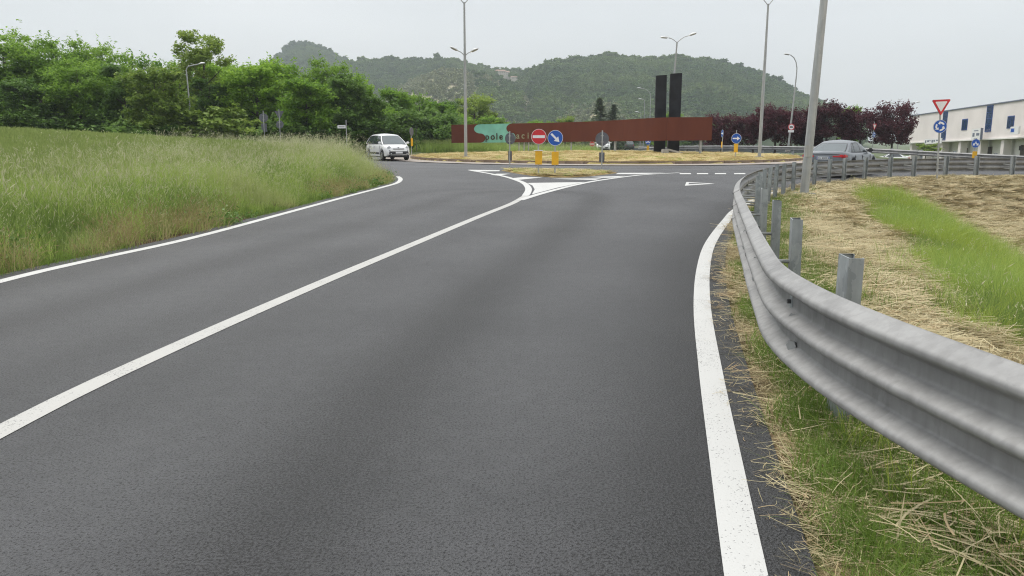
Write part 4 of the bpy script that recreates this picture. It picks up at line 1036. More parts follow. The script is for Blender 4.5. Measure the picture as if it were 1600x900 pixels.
SALOON = dict(name='car', L=4.70, W=1.83, R=.325, xf=1.42, xr=-1.39, top=[(-2.35, .78), (-2.30, .95), (-2.2, 1.015), (-1.7, 1.0), (-1.0, .98), (.8, .96), (1.3, .93), (1.9, .82), (2.2, .70), (2.35, .5)],
              plan=[(-2.35, .76), (-2.26, .88), (-1.9, .965), (-1, 1), (1, 1), (1.7, .96), (2.1, .86), (2.35, .66)], bot=[(-2.35, .40), (-2.1, .27), (-1.5, .2), (1.6, .2), (2.1, .22), (2.35, .3)],
              A0=1.02, A1=.22, C1=-.95, C0=-1.88, belt=.93, beltf=.93, beltr=.96, roof=1.43, wb=.80, wr=.575, drop=1.2,
              win=[((.13, .06), (.42, .42)), ((.45, .45), (.72, .82)), ((.74, .85), (.82, .93))], handles=(-.15, -1.1), seams=(.85, -.25, -1.2), dark_mirror=True,
              extra=[('tail_light', M['tail_red'], [((-2.29, .56, .83), (.14, .46, .14)), ((-2.29, -.56, .83), (.14, .46, .14)), ((-2.15, .80, .835), (.34, .10, .13)), ((-2.15, -.80, .835), (.34, .10, .13))]),
                     ('number_plate', M['plate'], [((-2.352, .0, .76), (.02, .52, .11))]), ('plate_band', M['sign_blue'], [((-2.356, .235, .76), (.02, .04, .11)), ((-2.356, -.235, .76), (.02, .04, .11))]),
                     ('boot_seam', M['plastic'], [((-2.335, 0, .92), (.02, 1.25, .014))]),
                     ('rear_bumper', M['plastic'], [((-2.31, 0, .33), (.1, 1.25, .12))]),
                     ('headlight', M['head_glass'], [((2.12, .62, .66), (.2, .36, .12)), ((2.12, -.62, .66), (.2, .36, .12))]), ('grille', M['plastic'], [((2.31, 0, .55), (.08, .75, .34))]), ('front_plate', M['plate'], [((2.36, 0, .46), (.02, .5, .11))])])
def text_part(txt, parent, loc, rot, size, mat, name='lettering'):
    cu = bpy.data.curves.new(name, 'FONT'); cu.body = txt; cu.size = size; cu.extrude = .001; cu.align_x = 'CENTER'; cu.align_y = 'CENTER'
    tmp = bpy.data.objects.new('tmp', cu); COL.objects.link(tmp); me = bpy.data.meshes.new_from_object(tmp); bpy.data.objects.remove(tmp); me.materials.append(mat)
    o = bpy.data.objects.new(name, me); COL.objects.link(o); o.parent = parent; o.location = loc; o.rotation_euler = rot; return o
p = gp(606, 251)
make_car('white compact people carrier leaving the roundabout towards the camera', 'car', 'cars', M['white_paint'], MPV, (p[0] - .15, p[1] + 1.1, rz_(*p) + .03), math.radians(-62))
CAR_P = (13.2, 32.6)
car_g = make_car('silver grey saloon seen from behind the near guard rail', 'car', 'cars', M['grey_paint'], SALOON, (CAR_P[0], CAR_P[1], rz_(*CAR_P) + .02), math.radians(51))
car_g.scale = (.95, .95, .95)
text_part('DG 480EX', car_g, (-2.366, 0, .757), (PI / 2, 0, -PI / 2), .115, M['sign_black'])
q = at(942, 236.5, 104); make_car('white car half hidden by the grey sign back under the rust panel', 'car', 'cars', M['white_paint'], MPV, (q.x, q.y, q.z), math.radians(-95))
q = at(983, 234.5, 150); make_car('dark car with red tail lights driving away under the rust panel', 'car', 'cars', M['black_paint'], MPV, (q.x, q.y, q.z), math.radians(84))
q = at(1392, 243, 112); make_car('white parked car behind the far guard rail right of the saloon', 'car', 'cars', M['white_paint'], SALOON, (q.x, q.y, gz(q.x, q.y)), math.radians(160))

# ------------------------------------------------------------------ pale industrial building on the right
M['render_wall'] = pm('pale_render', (0.74, 0.69, 0.665), 0.85, 0, 0.07, 0.35, 0.1, 12)
M['render_low'] = pm('cream_render', (0.74, 0.73, 0.70), 0.85, 0, 0.08, 0.6)
M['blue_frame'] = pm('blue_window_frame', (0.025, 0.07, 0.24), 0.4, 0, 0.1, 4)
M['blue_glass'] = pm('blue_window_glass', (0.025, 0.05, 0.13), 0.08, 0, 0.2, 1, spec=0.8)
M['grey_trim'] = pm('roof_flashing', (0.17, 0.19, 0.25), 0.5, 0.2, 0.1, 2)
A = at(1421, 182, 127); B = at(1600, 156.6, 90.5); B2 = B + (B - A) * .35
ud = Vector((B2.x - A.x, B2.y - A.y, 0)); LEN = ud.length; ud.normalize(); inn = Vector((ud.y, -ud.x, 0))
if inn.x < 0: inn = -inn
slope = (B.z - A.z) / Vector((B.x - A.x, B.y - A.y, 0)).length
bld = empty('industrial_building', (A.x, A.y, A.z - 7.2), 0, 'long pale pink two-storey commercial building with blue windows', 'building')
def bw(s, d, z):                       # along the front, depth inwards, height below the roof edge
    return ud * s + inn * d + Vector((0, 0, 7.2 + s * slope + z))
def bslab(name, s0, s1, d0, d1, z0, z1, mat, parent=bld):
    V = [bw(s, d, z) for s in (s0, s1) for d in (d0, d1) for z in (z0, z1)]
    return MB().add(V, [(0, 1, 3, 2), (4, 6, 7, 5), (0, 4, 5, 1), (2, 3, 7, 6), (0, 2, 6, 4), (1, 5, 7, 3)]).build(name, mat, parent)
def s_px(px):
    best = min(np.linspace(0, LEN, 600), key=lambda s: abs(800 + F_PX * (A.x + ud.x * s) / ((A.y + ud.y * s) * _c) - px)); return best
bslab('wall', 0, LEN, 0, 16, -4.0, 0, M['render_wall'])
bslab('roof_flashing', -.15, LEN + .1, -.12, 16.1, 0.004, .13, M['grey_trim'])
bslab('ground_floor', 0.1, LEN, 1.3, 16, -7.4, -4.004, M['render_low'])
bslab('canopy', -.2, LEN, -.2, 1.2, -4.12, -3.97, M['render_low'])
s = 1.2
while s < LEN:
    bslab('column', s, s + .8, 0.1, .9, -7.4, -4.17, M['render_wall']); s += 6.2
for (x0, x1, ya, yb) in ((1471, 1478, -.05, -3.9), (1538.5, 1547.5, -.05, -3.15)):
    s0, s1 = s_px(x0), s_px(x1); w = bslab('window', s0, s1, -.06, .1, yb, ya, M['blue_frame']); zs = np.linspace(yb + .08, ya - .08, 5)
    for a, b in zip(zs[:-1], zs[1:]): bslab('pane', s0 + .12, s1 - .12, -.075, .05, a + .03, b - .03, M['blue_glass'], w)
for (x0, x1, ya, yb) in ((1501.5, 1510, -1.32, -2.75), (1572, 1582.5, -1.55, -2.95)):
    s0, s1 = s_px(x0), s_px(x1); w = bslab('window', s0, s1, -.05, .1, yb, ya, M['blue_frame']); sm = (s0 + s1) / 2
    for a, b in ((s0 + .1, sm - .04), (sm + .04, s1 - .1)): bslab('pane', a, b, -.065, .05, yb + .1, ya - .1, M['blue_glass'], w)
s0, s1 = s_px(1531.5), s_px(1545.5); sgn = bslab('shop_sign', s0, s1, -1.0, -.8, -4.15, -2.75, M['sign_white'])
bslab('sign_edge', s1, s1 + .12, -1.0, -.75, -4.1, -2.72, M['grey_trim'])
for (za, zb2, fa, fb) in ((-2.95, -3.05, .25, .75), (-3.25, -3.7, .12, .35), (-3.3, -3.6, .55, .9), (-3.92, -3.98, .3, .7)):
    bslab('sign_lettering', lerp(s0, s1, fa), lerp(s0, s1, fb), -1.012, -.99, zb2, za, M['grey_trim'], sgn)
s0, s1 = s_px(1593), s_px(1606); sgn = bslab('shop_sign', s0, s1, -1.0, -.8, -3.7, -2.85, M['sign_white']); bslab('sign_emblem', s0 + .15, lerp(s0, s1, .5), -1.012, -.99, -3.45, -3.05, M['sign_blue'], sgn)
s0, s1 = s_px(1457), s_px(1484); sgn = bslab('fascia_sign', s0, s1, -1.0, -.9, -4.35, -3.65, M['sign_white'])
M['fascia'] = M['grey_trim']
for k in range(7):
    a = s0 + .3 + k * (s1 - s0 - .6) / 7; bslab('sign_lettering', a, a + .42 + .25 * (k % 2), -1.014, -.99, -4.18 + .1 * (k % 3), -3.84, M['grey_trim'], sgn)
for (x0, x1, z1) in ((1494, 1498, -5.0), (1529, 1535, -4.9), (1552, 1556, -4.8), (1578, 1584, -4.8)): bslab('doorway', s_px(x0), s_px(x1), 1.25, 1.4, -7.2, z1, M['bark'])
for (x0, x1, za, zb2) in ((1576, 1581, -4.9, -5.4),): bslab('ground_window', s_px(x0), s_px(x1), 1.24, 1.4, zb2, za, M['plastic'])

# ------------------------------------------------------------------ trees
def quat_rand(n, up_bias):
    nrm = RNG.normal(size=(n, 3)); nrm[:, 2] = np.abs(nrm[:, 2]) + up_bias; nrm /= np.linalg.norm(nrm, axis=1)[:, None]
    a = RNG.normal(size=(n, 3)); t = a - nrm * np.sum(a * nrm, 1)[:, None]; t /= np.linalg.norm(t, axis=1)[:, None]
    return nrm, t, np.cross(nrm, t)
def leaf_cards(C, size, asp=.55, up=.8, jit=.35):
    n = len(C); nrm, t, w = quat_rand(n, up); sz = size * (1 + RNG.uniform(-jit, jit, n))[:, None]
    a, b = t * sz * .5, w * sz * .5 * asp; fold = nrm * sz * .10
    V = np.stack([C - a, C - b * 1.0 + fold, C + a, C + b + fold], 1).reshape(-1, 3)
    return V, np.arange(4 * n).reshape(n, 4)
def crown_mesh(name, mat, H, R, z0, lobes, leaves, size, flat=.6, up=.9, shape='round', sprays=0.35, seed=0, asp=.55):
    """leaf-sized faces gathered into lobes and outgrowing sprays"""
    r = np.random.default_rng(seed); C = []
    cen = []
    for i in range(lobes):
        f = (i + .5) / lobes
        while True:
            u = r.uniform(-1, 1, 3)
            if .25 < np.linalg.norm(u) < 1: break
        z = (u[2] + 1) / 2
        wid = {'round': math.sqrt(max(.05, 1 - (2 * z - 1.0) ** 2)) * .75 + .25, 'dome': .62 + .38 * math.sin(PI * min(1, .28 + z * .72)), 'up': .55 + .45 * math.sin(PI * (.15 + z * .75)), 'bush': math.sqrt(max(.05, 1 - z * z)) + .1}[shape]
        a = math.atan2(u[1], u[0]); q = math.sqrt(r.uniform(.12, 1))
        cen.append((math.cos(a) * R * wid * q * .82, math.sin(a) * R * wid * q * .82, z0 + (H - z0) * (.05 + .88 * z), R * r.uniform(.22, .42)))
    per = leaves // lobes
    for (x, y, z, lr) in cen:
        k = int(per * (1 - sprays)); u = r.normal(size=(k, 3)); u /= np.linalg.norm(u, axis=1)[:, None]; rad = lr * r.uniform(.25, 1, k) ** .45
        p = u * rad[:, None]; p[:, 2] *= flat; p[:, 2] = np.where(p[:, 2] < 0, p[:, 2] * .6, p[:, 2]); C.append(p + (x, y, z))
        k2 = per - k; ns = max(3, k2 // 14)
        for j in range(ns):                                     # thin sprays reaching out of the lobe
            d = np.array([x, y, 0]) / (math.hypot(x, y) + .1) * .8 + r.normal(size=3) * .7; d[2] = abs(d[2]) * (1.3 if shape == 'up' else .55) + .1; d /= np.linalg.norm(d)
            t = r.uniform(.35, 1.3, 14); C.append(np.array([x, y, z]) + d * (t * lr)[:, None] + r.normal(size=(14, 3)) * size * .38)
    C = np.concatenate(C); C[:, 2] = np.maximum(C[:, 2], .1)
    V, F = leaf_cards(C, size, asp, up)
    return np_mesh(name, V, F, mat)
def trunk_mesh(name, H, r0, lean=.05, limbs=6, R=2, seed=0, mat=None):
    r = random.Random(seed); mb = MB(); lx, ly = r.uniform(-lean, lean) * H, r.uniform(-lean, lean) * H
    pt = lambda t: Vector((lx * t * t, ly * t * t, H * t))
    mb.tube([pt(0) - Vector((0, 0, .3)), pt(.25), pt(.5), pt(.75), pt(1)], [r0 * 1.25, r0, r0 * .75, r0 * .5, r0 * .15], 8)
    for i in range(limbs):
        t = r.uniform(.25, .85); a = r.uniform(0, 2 * PI); p = pt(t); d = Vector((math.cos(a), math.sin(a), r.uniform(.4, 1.0))); ln = R * r.uniform(.5, .95) * (1.1 - t * .5)
        mb.tube([p, p + d * ln * .5 + Vector((0, 0, -.05 * ln)), p + d * ln], [r0 * .45, r0 * .28, r0 * .07], 6)
    me_o = mb.build(name, mat or M['bark'], None, True); me = me_o.data; bpy.data.objects.remove(me_o); return me
M['leaf_locust'] = leaf_mat('locust_leaves', (0.10, 0.21, 0.03), (0.32, 0.49, 0.07), .5, spec=.12)
M['leaf_green'] = leaf_mat('bright_green_leaves', (0.105, 0.225, 0.028), (0.33, 0.51, 0.065), .5, spec=.12)
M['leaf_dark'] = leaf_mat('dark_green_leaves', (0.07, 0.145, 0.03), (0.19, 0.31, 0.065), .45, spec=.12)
M['leaf_olive'] = leaf_mat('yellowish_leaves', (0.12, 0.205, 0.03), (0.36, 0.46, 0.10), .45, spec=.12)
M['leaf_plum'] = leaf_mat('purple_plum_leaves', (0.04, 0.012, 0.018), (0.135, 0.042, 0.055), .3, .5, spec=.12)
M['leaf_fir'] = leaf_mat('fir_needles', (0.05, 0.085, 0.035), (0.11, 0.16, 0.06), .15)
crowns = dict(
    locust=[crown_mesh('locust_crown', M['leaf_locust'], 10.5, 3.7, .5, 52, 21000, .32, .42, 1.1, 'dome', .42, s_, .5) for s_ in (1, 2)],
    green=[crown_mesh('broadleaf_crown', M['leaf_green'], 9, 3.4, .25, 52, 20000, .31, .55, .8, 'dome', .38, s_, .6) for s_ in (3, 4)],
    dark=[crown_mesh('dark_crown', M['leaf_dark'], 9, 3.3, .2, 44, 16000, .32, .6, .7, 'dome', .3, s_, .6) for s_ in (5,)],
    olive=[crown_mesh('olive_crown', M['leaf_olive'], 8, 3.0, .3, 42, 14000, .28, .6, .7, 'dome', .35, s_, .6) for s_ in (6,)],
    airy=[crown_mesh('airy_crown', M['leaf_olive'], 11.5, 2.7, 5.2, 34, 6500, .27, .7, .6, 'round', .45, 7, .6)],
    plum=[crown_mesh('plum_crown', M['leaf_plum'], 5, 2.5, .45, 50, 17000, .19, .75, .5, 'up', .45, s_, .55) for s_ in (8, 9)],
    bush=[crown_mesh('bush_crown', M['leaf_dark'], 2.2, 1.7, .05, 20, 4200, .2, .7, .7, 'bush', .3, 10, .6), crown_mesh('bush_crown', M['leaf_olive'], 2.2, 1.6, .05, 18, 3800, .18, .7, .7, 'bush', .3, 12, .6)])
def fir_mesh(seed):
    r = np.random.default_rng(seed); C = []
    for i in range(26):
        z = 1 + 9.2 * (i / 25); rad = 2.5 * (1 - (i / 25) ** 1.1) + .12; nb = 9
        for j in range(nb):
            a = r.uniform(0, 2 * PI); L_ = rad * r.uniform(.65, 1.1); t = r.uniform(.1, 1, 24)
            C.append(np.stack([np.cos(a) * t * L_, np.sin(a) * t * L_, z - .28 * t * L_ + .12 * t * t * L_], 1) + r.normal(size=(24, 3)) * .09)
    V, F = leaf_cards(np.concatenate(C), .30, .35, .9); return np_mesh('fir_crown', V, F, M['leaf_fir'])
crowns['fir'] = [fir_mesh(3), fir_mesh(4)]
BASE = dict(locust=10.5, green=9, dark=9, olive=8, airy=11.5, plum=5, fir=10.2, bush=2.2)
trunks = {k: trunk_mesh('trunk', BASE[k] * .86, {'plum': .1, 'bush': .04, 'fir': .16}.get(k, .17), .04, {'fir': 0, 'bush': 5}.get(k, 9), {'plum': 1.9, 'bush': 1.2}.get(k, 2.9), 3) for k in BASE}
def tree(kind, x, ytop, D, wx, label, cat='tree', group='trees at the edge of the wood', yb=None, name=None):
    q = at(x, 211, D); top = at(x, ytop, D).z
    zg = gz(q.x, q.y) if yb is None else at(x, yb, D).z
    h = top - zg; s = h / BASE[kind] / 1.02
    o = empty(name or ('bush' if kind == 'bush' else kind + '_tree' if kind in ('plum', 'fir', 'locust') else 'broadleaf_tree'), (q.x, q.y, zg), random.uniform(0, 2 * PI), label, cat, group)
    o.scale = (s * wx, s * wx, s)
    link('trunk', trunks[kind], o); link('crown', random.choice(crowns[kind]), o)
    return o
TL = [('locust', 18, 38, 72, 1.05, 'tall feathery green tree at the far left edge of the wood'), ('dark', -45, 60, 70, 1.0, 'dark green tree cut by the left edge of the picture'),
      ('locust', 70, 52, 70, .95, 'feathery tree just right of the tallest one at the left edge'), ('locust', 105, 58, 74, .9, 'tree with ragged top standing behind the layered tree on the left'),
      ('locust', 128, 84, 64, 1.0, 'broad tree with layered bright sprays in front of the left wood'), ('dark', 45, 115, 63, 1.1, 'dark bluish-green tree low at the left behind the wheat'),
      ('locust', 148, 54, 76, .8, 'tree with pointed top between the layered tree and the olive tree'), ('locust', 185, 76, 70, .95, 'mid-green tree left of the yellowish olive tree'),
      ('dark', 200, 96, 64, .9, 'shaded tree standing low between layered tree and olive tree'), ('olive', 245, 100, 62, 1.05, 'yellowish olive-green tree left of the curved lamp'),
      ('green', 232, 78, 74, .8, 'tree whose top shows above the yellowish olive tree'), ('airy', 325, 41, 70, 1.0, 'tall thin pale-leaved tree rising above the curved lamp'),
      ('green', 285, 88, 76, .8, 'tree filling the gap left of the tall thin pale tree'), ('green', 350, 88, 74, .85, 'green tree beneath the right side of the thin pale tree'),
      ('dark', 330, 118, 68, .9, 'dark tree directly behind the curved lamp'), ('green', 405, 88, 68, 1.0, 'bright green tree behind the two grey sign backs'),
      ('green', 455, 86, 70, 1.0, 'bright green tree just left of the forked-top tree'), ('locust', 512, 84, 70, .8, 'bright tree with forked top before the conical hill'),
      ('green', 480, 118, 64, 1.0, 'low bright tree in front of the forked-top tree'), ('dark', 545, 108, 68, .95, 'dark green tree behind the small white name board'),
      ('dark', 580, 140, 68, .9, 'shaded tree behind the roof of the white car'), ('green', 560, 104, 80, .7, 'green tree peeping over the dark tree by the name board'),
      ('green', 622, 134, 82, .85, 'green tree above and behind the white car'), ('green', 655, 142, 86, .85, 'green tree behind the edge-on sign with yellow plate'),
      ('green', 685, 156, 92, 1.15, 'round green tree left of the rust wall end'), ('dark', 712, 150, 130, 1.0, 'slim dark tree far behind the left end of the rust wall'),
      ('olive', 742, 145, 112, 1.2, 'loose green tree behind the tall mast and teal panel'), ('green', 712, 176, 96, 1.6, 'low green tree touching the left end of the rust wall'),
      ('green', 775, 178, 105, 1.7, 'low green tree just above the teal panel'), ('dark', 640, 175, 78, .9, 'low dark tree behind the thin rusty pole'), ('green', 605, 165, 76, .9, 'low green tree directly behind the white car')]
for (k, x, y, D, w, lab) in TL: tree(k, x, y, D, w, lab)
bush_l = [(30, 172, 60, 'dark bush at the foot of the wood, farthest left', 0), (110, 178, 60, 'dark bush below the layered tree', 0), (180, 182, 60, 'dark bush below the shaded tree', 0), (225, 186, 60, 'dark bush below the olive tree', 0), (275, 186, 61, 'dark bush left of the curved lamp pole', 0),
          (345, 163, 62, 'flowering yellowish bush right of the curved lamp pole', 1), (385, 182, 62, 'low bush left of the grey sign backs', 0), (460, 182, 63, 'bush right of the grey sign backs', 0), (505, 186, 63, 'bush left of the white name board', 0),
          (560, 184, 66, 'bush right of the white name board', 0), (600, 190, 68, 'bush hidden behind the white car', 0), (668, 192, 78, 'bush beyond the thin rusty pole', 1), (700, 196, 82, 'bush beside the left end of the rust wall', 0)]
for (x, y, D, lab, v) in bush_l:
    o = tree('bush', x, y, D, 1.25, lab, 'bush', 'bushes along the foot of the wood'); o.children[1].data = crowns['bush'][v]
PL = [(1128, 178, 82, 1.05, 'small purple plum tree at the right end of the rust wall'), (1178, 172, 80, 1.1, 'purple plum tree left of the tall leaning mast'), (1212, 160, 80, 1.0, 'purple plum tree just right of the tall leaning mast'),
      (1262, 170, 82, 1.1, 'purple plum tree behind the curved lamp with lorry sign'), (1292, 154, 80, 1.05, 'tall purple plum tree above the roof of the grey saloon'), (1345, 168, 84, 1.1, 'purple plum tree behind the askew give-way sign'),
      (1395, 160, 80, .92, 'purple plum tree in front of the pale building')]
for (x, y, D, w, lab) in PL: tree('plum', x, y, D, w, lab, 'tree', 'purple plum trees', yb=240)
tree('fir', 936, 153, 140, 1.9, 'taller pointed fir above the rust wall', 'tree', 'firs behind the rust wall', yb=236)
tree('fir', 958, 163, 140, 1.9, 'shorter pointed fir above the rust wall', 'tree', 'firs behind the rust wall', yb=236)
for (k, x, y, D, w, lab) in [('olive', 883, 180, 120, 1.0, 'small yellowish tree peeping over the middle of the rust wall'), ('green', 850, 186, 150, 1.6, 'low tree showing over the wall left of the yellowish one'), ('dark', 905, 187, 160, 1.5, 'low dark tree left of the two firs'),
                             ('green', 1045, 172, 150, 1.0, 'green tree peeping left of the black pylons'), ('green', 1325, 163, 130, .7, 'pale green tree between two purple plum trees'), ('dark', 985, 186, 160, 1.4, 'low dark tree right of the two firs'), ('dark', 820, 190, 150, 1.7, 'low dark tree right of the teal panel'),
                             ('dark', 1075, 190, 170, 1.6, 'low dark tree right of the black pylons'), ('dark', 1100, 188, 170, 1.6, 'low dark tree behind the right end of the rust wall'), ('dark', 965, 200, 190, 2.2, 'dark wide tree seen under the rust wall by the cars'),('dark', 915, 200, 190, 2.2, 'dark wide tree seen under the rust wall by the no-entry sign'),
                             ('dark', 1035, 200, 190, 2.2, 'dark wide tree seen under the rust wall by the pylons')]:
    tree(k, x, y, D, w, lab, 'tree', 'trees behind the rust wall', yb=236)
tree('bush', 1449, 224, 95, 1.5, 'round green bush at the foot of the pale building', 'bush', None, yb=246)

# ------------------------------------------------------------------ hills
M['hill_floor'] = pm('hill_floor', (0.05, 0.075, 0.03), 0.95, 0, 0.3, 0.02, spec=0.1)
M['hill_dry'] = pm('dry_hill_floor', (0.36, 0.32, 0.21), 0.95, 0, 0.35, 0.03, spec=0.1, col2=(0.20, 0.225, 0.11))
M['track'] = pm('pale_dirt_track', (0.42, 0.37, 0.29), 0.95, 0, 0.2, 0.2)
HILLS = {}
def hill(name, ridge, Dr, Db, mat, ybase=222, power=.75, seed=0, steps=34):
    xs = np.linspace(ridge[0][0], ridge[-1][0], 90); yr = np.interp(xs, *zip(*ridge))
    k = np.ones(5) / 5; yr = np.convolve(np.pad(yr, 2, 'edge'), k, 'valid')
    T = np.r_[np.linspace(0, 1, steps), 1.15, 1.4, 1.8]
    V = np.zeros((len(T), len(xs), 3))
    for j, t in enumerate(T):
        for i, x in enumerate(xs):
            D = lerp(Db, Dr, t) + 60 * (vnoise(np.array([x * .02]), np.array([t * 2.]), seed)[0] - .5)
            zr = CAM_H + (211 - yr[i]) / F_PX * Dr; zb2 = CAM_H + (211 - ybase) / F_PX * Db - 3
            f = t ** power if t <= 1 else 1 - (t - 1) * .9
            z = lerp(zb2, zr, f) + (14 * (fbm(np.array([x * .018]), np.array([t * 3.2]), 4, seed + 5)[0] - .47) * math.sin(PI * min(t, 1)))
            V[j, i] = ((x - 800) / F_PX * D, D, z)
    m, n = V.shape[:2]; ix = np.arange(m * n).reshape(m, n)
    me = np_mesh(name, V.reshape(-1, 3), np.stack([ix[:-1, :-1], ix[:-1, 1:], ix[1:, 1:], ix[1:, :-1]], -1).reshape(-1, 4), mat, True)
    o = link('hill', me); tag(o, kind='structure'); HILLS[name] = (V, xs, T); return o
hill('cone_hill', [(270, 195), (350, 150), (405, 132), (440, 98), (457, 85), (472, 78), (492, 75), (512, 79), (532, 90), (552, 103), (578, 118), (628, 142), (700, 180)], 1150, 800, M['hill_floor'], seed=1)
hill('middle_hill', [(470, 160), (530, 120), (565, 109), (600, 105), (640, 102), (690, 104), (730, 111), (770, 118), (800, 122), (850, 122), (950, 150), (1050, 190)], 950, 600, M['hill_floor'], seed=2)
hill('terraced_hill', [(590, 180), (622, 150), (648, 131), (680, 120), (718, 118), (758, 125), (800, 140), (842, 160), (885, 182), (915, 200)], 720, 470, M['hill_dry'], seed=3)
hill('right_hill', [(745, 212), (770, 190), (790, 160), (808, 136), (824, 127), (845, 119), (870, 111), (900, 103), (930, 99), (960, 99), (975, 104), (1000, 105), (1020, 104), (1060, 106), (1100, 104), (1125, 108), (1160, 120), (1200, 137), (1240, 158), (1275, 172), (1340, 200)], 800, 480, M['hill_floor'], seed=4)
hill('foot_hill', [(840, 200), (862, 184), (890, 172), (930, 166), (980, 172), (1040, 184), (1120, 200)], 560, 430, M['hill_dry'], seed=6)

def gn_scatter(name, label, cat, pts, rot, scl, ids, protos, parent=None, kind='stuff'):
    """one object of uncountable stuff: prototypes set on points"""
    pc = bpy.data.collections.new(name + '_kinds')
    for i, (me) in enumerate(protos):
        po = bpy.data.objects.new('%s_kind_%02d' % (name, i), me); pc.objects.link(po)
    n = len(pts); me = bpy.data.meshes.new(name); me.vertices.add(n); me.vertices.foreach_set('co', np.asarray(pts, np.float32).ravel())
    a = me.attributes.new('rot', 'FLOAT_VECTOR', 'POINT'); a.data.foreach_set('vector', np.asarray(rot, np.float32).ravel())
    a = me.attributes.new('scl', 'FLOAT_VECTOR', 'POINT'); a.data.foreach_set('vector', np.asarray(scl, np.float32).ravel())
    a = me.attributes.new('pick', 'INT', 'POINT'); a.data.foreach_set('value', np.asarray(ids, np.int32))
    o = bpy.data.objects.new(name, me); COL.objects.link(o)
    ng = bpy.data.node_groups.new(name, 'GeometryNodeTree')
    ng.interface.new_socket('Geometry', in_out='INPUT', socket_type='NodeSocketGeometry'); ng.interface.new_socket('Geometry', in_out='OUTPUT', socket_type='NodeSocketGeometry')
    N = ng.nodes.new; K = ng.links.new
    gi, go, ip, ci = N('NodeGroupInput'), N('NodeGroupOutput'), N('GeometryNodeInstanceOnPoints'), N('GeometryNodeCollectionInfo')
    ci.inputs['Collection'].default_value = pc; ci.inputs['Separate Children'].default_value = True; ci.inputs['Reset Children'].default_value = True
    ip.inputs['Pick Instance'].default_value = True
    def attr(nm, ty):
        q = N('GeometryNodeInputNamedAttribute'); q.data_type = ty; q.inputs['Name'].default_value = nm; return [s_ for s_ in q.outputs if s_.enabled and s_.name == 'Attribute'][0]
    K(gi.outputs[0], ip.inputs['Points']); K(ci.outputs[0], ip.inputs['Instance']); K(attr('rot', 'FLOAT_VECTOR'), ip.inputs['Rotation']); K(attr('scl', 'FLOAT_VECTOR'), ip.inputs['Scale']); K(attr('pick', 'INT'), ip.inputs['Instance Index'])
    K(ip.outputs[0], go.inputs[0])
    o.modifiers.new('scatter', 'NODES').node_group = ng
    tag(o, label, cat, None, kind)
    return o
def rots(n, tilt=0.0):
    return np.stack([RNG.uniform(-tilt, tilt, n), RNG.uniform(-tilt, tilt, n), RNG.uniform(0, 2 * PI, n)], 1)
def hill_leaf(name, c1, c2, c3):
    m = leaf_mat(name, c1, c2, .2, .6, spec=.08); nt = m.node_tree; N = nt.nodes.new; K = nt.links.new
    ge = N('ShaderNodeNewGeometry'); no = N('ShaderNodeTexNoise'); no.inputs['Scale'].default_value = .011; no.inputs['Detail'].default_value = 5; no.inputs['Roughness'].default_value = .6
    K(ge.outputs['Position'], no.inputs['Vector'])
    rp = N('ShaderNodeValToRGB'); rp.color_ramp.elements[0].position = .42; rp.color_ramp.elements[1].position = .62; K(no.outputs['Fac'], rp.inputs['Fac'])
    mx0 = [n for n in nt.nodes if n.type == 'MIX'][0]; mx = N('ShaderNodeMix'); mx.data_type = 'RGBA'; mx.inputs['B'].default_value = (*c3, 1)
    ml = N('ShaderNodeMath'); ml.operation = 'MULTIPLY'; ml.inputs[1].default_value = .75; K(rp.outputs['Color'], ml.inputs[0])
    K(mx0.outputs['Result'], mx.inputs['A']); K(ml.outputs[0], mx.inputs['Factor'])
    for n in nt.nodes:
        if n.type == 'BSDF_PRINCIPLED': K(mx.outputs['Result'], n.inputs['Base Color'])
        if n.type == 'BSDF_TRANSLUCENT': K(mx.outputs['Result'], n.inputs['Color'])
    return m
M['leaf_hill'] = hill_leaf('hill_tree_leaves', (0.034, 0.075, 0.026), (0.105, 0.185, 0.052), (0.18, 0.25, 0.075))
M['leaf_hill_old'] = leaf_mat('hill_tree_leaves', (0.034, 0.066, 0.026), (0.12, 0.18, 0.06), .15)
M['leaf_scrub'] = leaf_mat('hill_scrub_leaves', (0.11, 0.145, 0.05), (0.27, 0.29, 0.13), .15)
hill_tree = [crown_mesh('hill_tree', M['leaf_hill'], 7, 3.6, .2, 12, 320, 1.5, .7, .7, 'dome', .2, s_, .8) for s_ in (21, 22, 23)]
hill_scrub = [crown_mesh('hill_scrub', M['leaf_scrub'], 3, 2.2, .1, 7, 160, .9, .7, .7, 'bush', .2, s_, .8) for s_ in (24, 25)]
def on_hill(name, n, tmin=.05, tmax=1.04):
    V, xs, T = HILLS[name]; m, k = V.shape[:2]
    t = RNG.uniform(tmin, tmax, n); u = RNG.uniform(0, k - 1.001, n); jf = np.interp(t, T, np.arange(m)); j = jf.astype(int).clip(0, m - 2); i = u.astype(int); fj = (jf - j)[:, None]; fi = (u - i)[:, None]
    P = (V[j, i] * (1 - fi) + V[j, i + 1] * fi) * (1 - fj) + (V[j + 1, i] * (1 - fi) + V[j + 1, i + 1] * fi) * fj
    return P, t, np.interp(u, np.arange(k), xs)
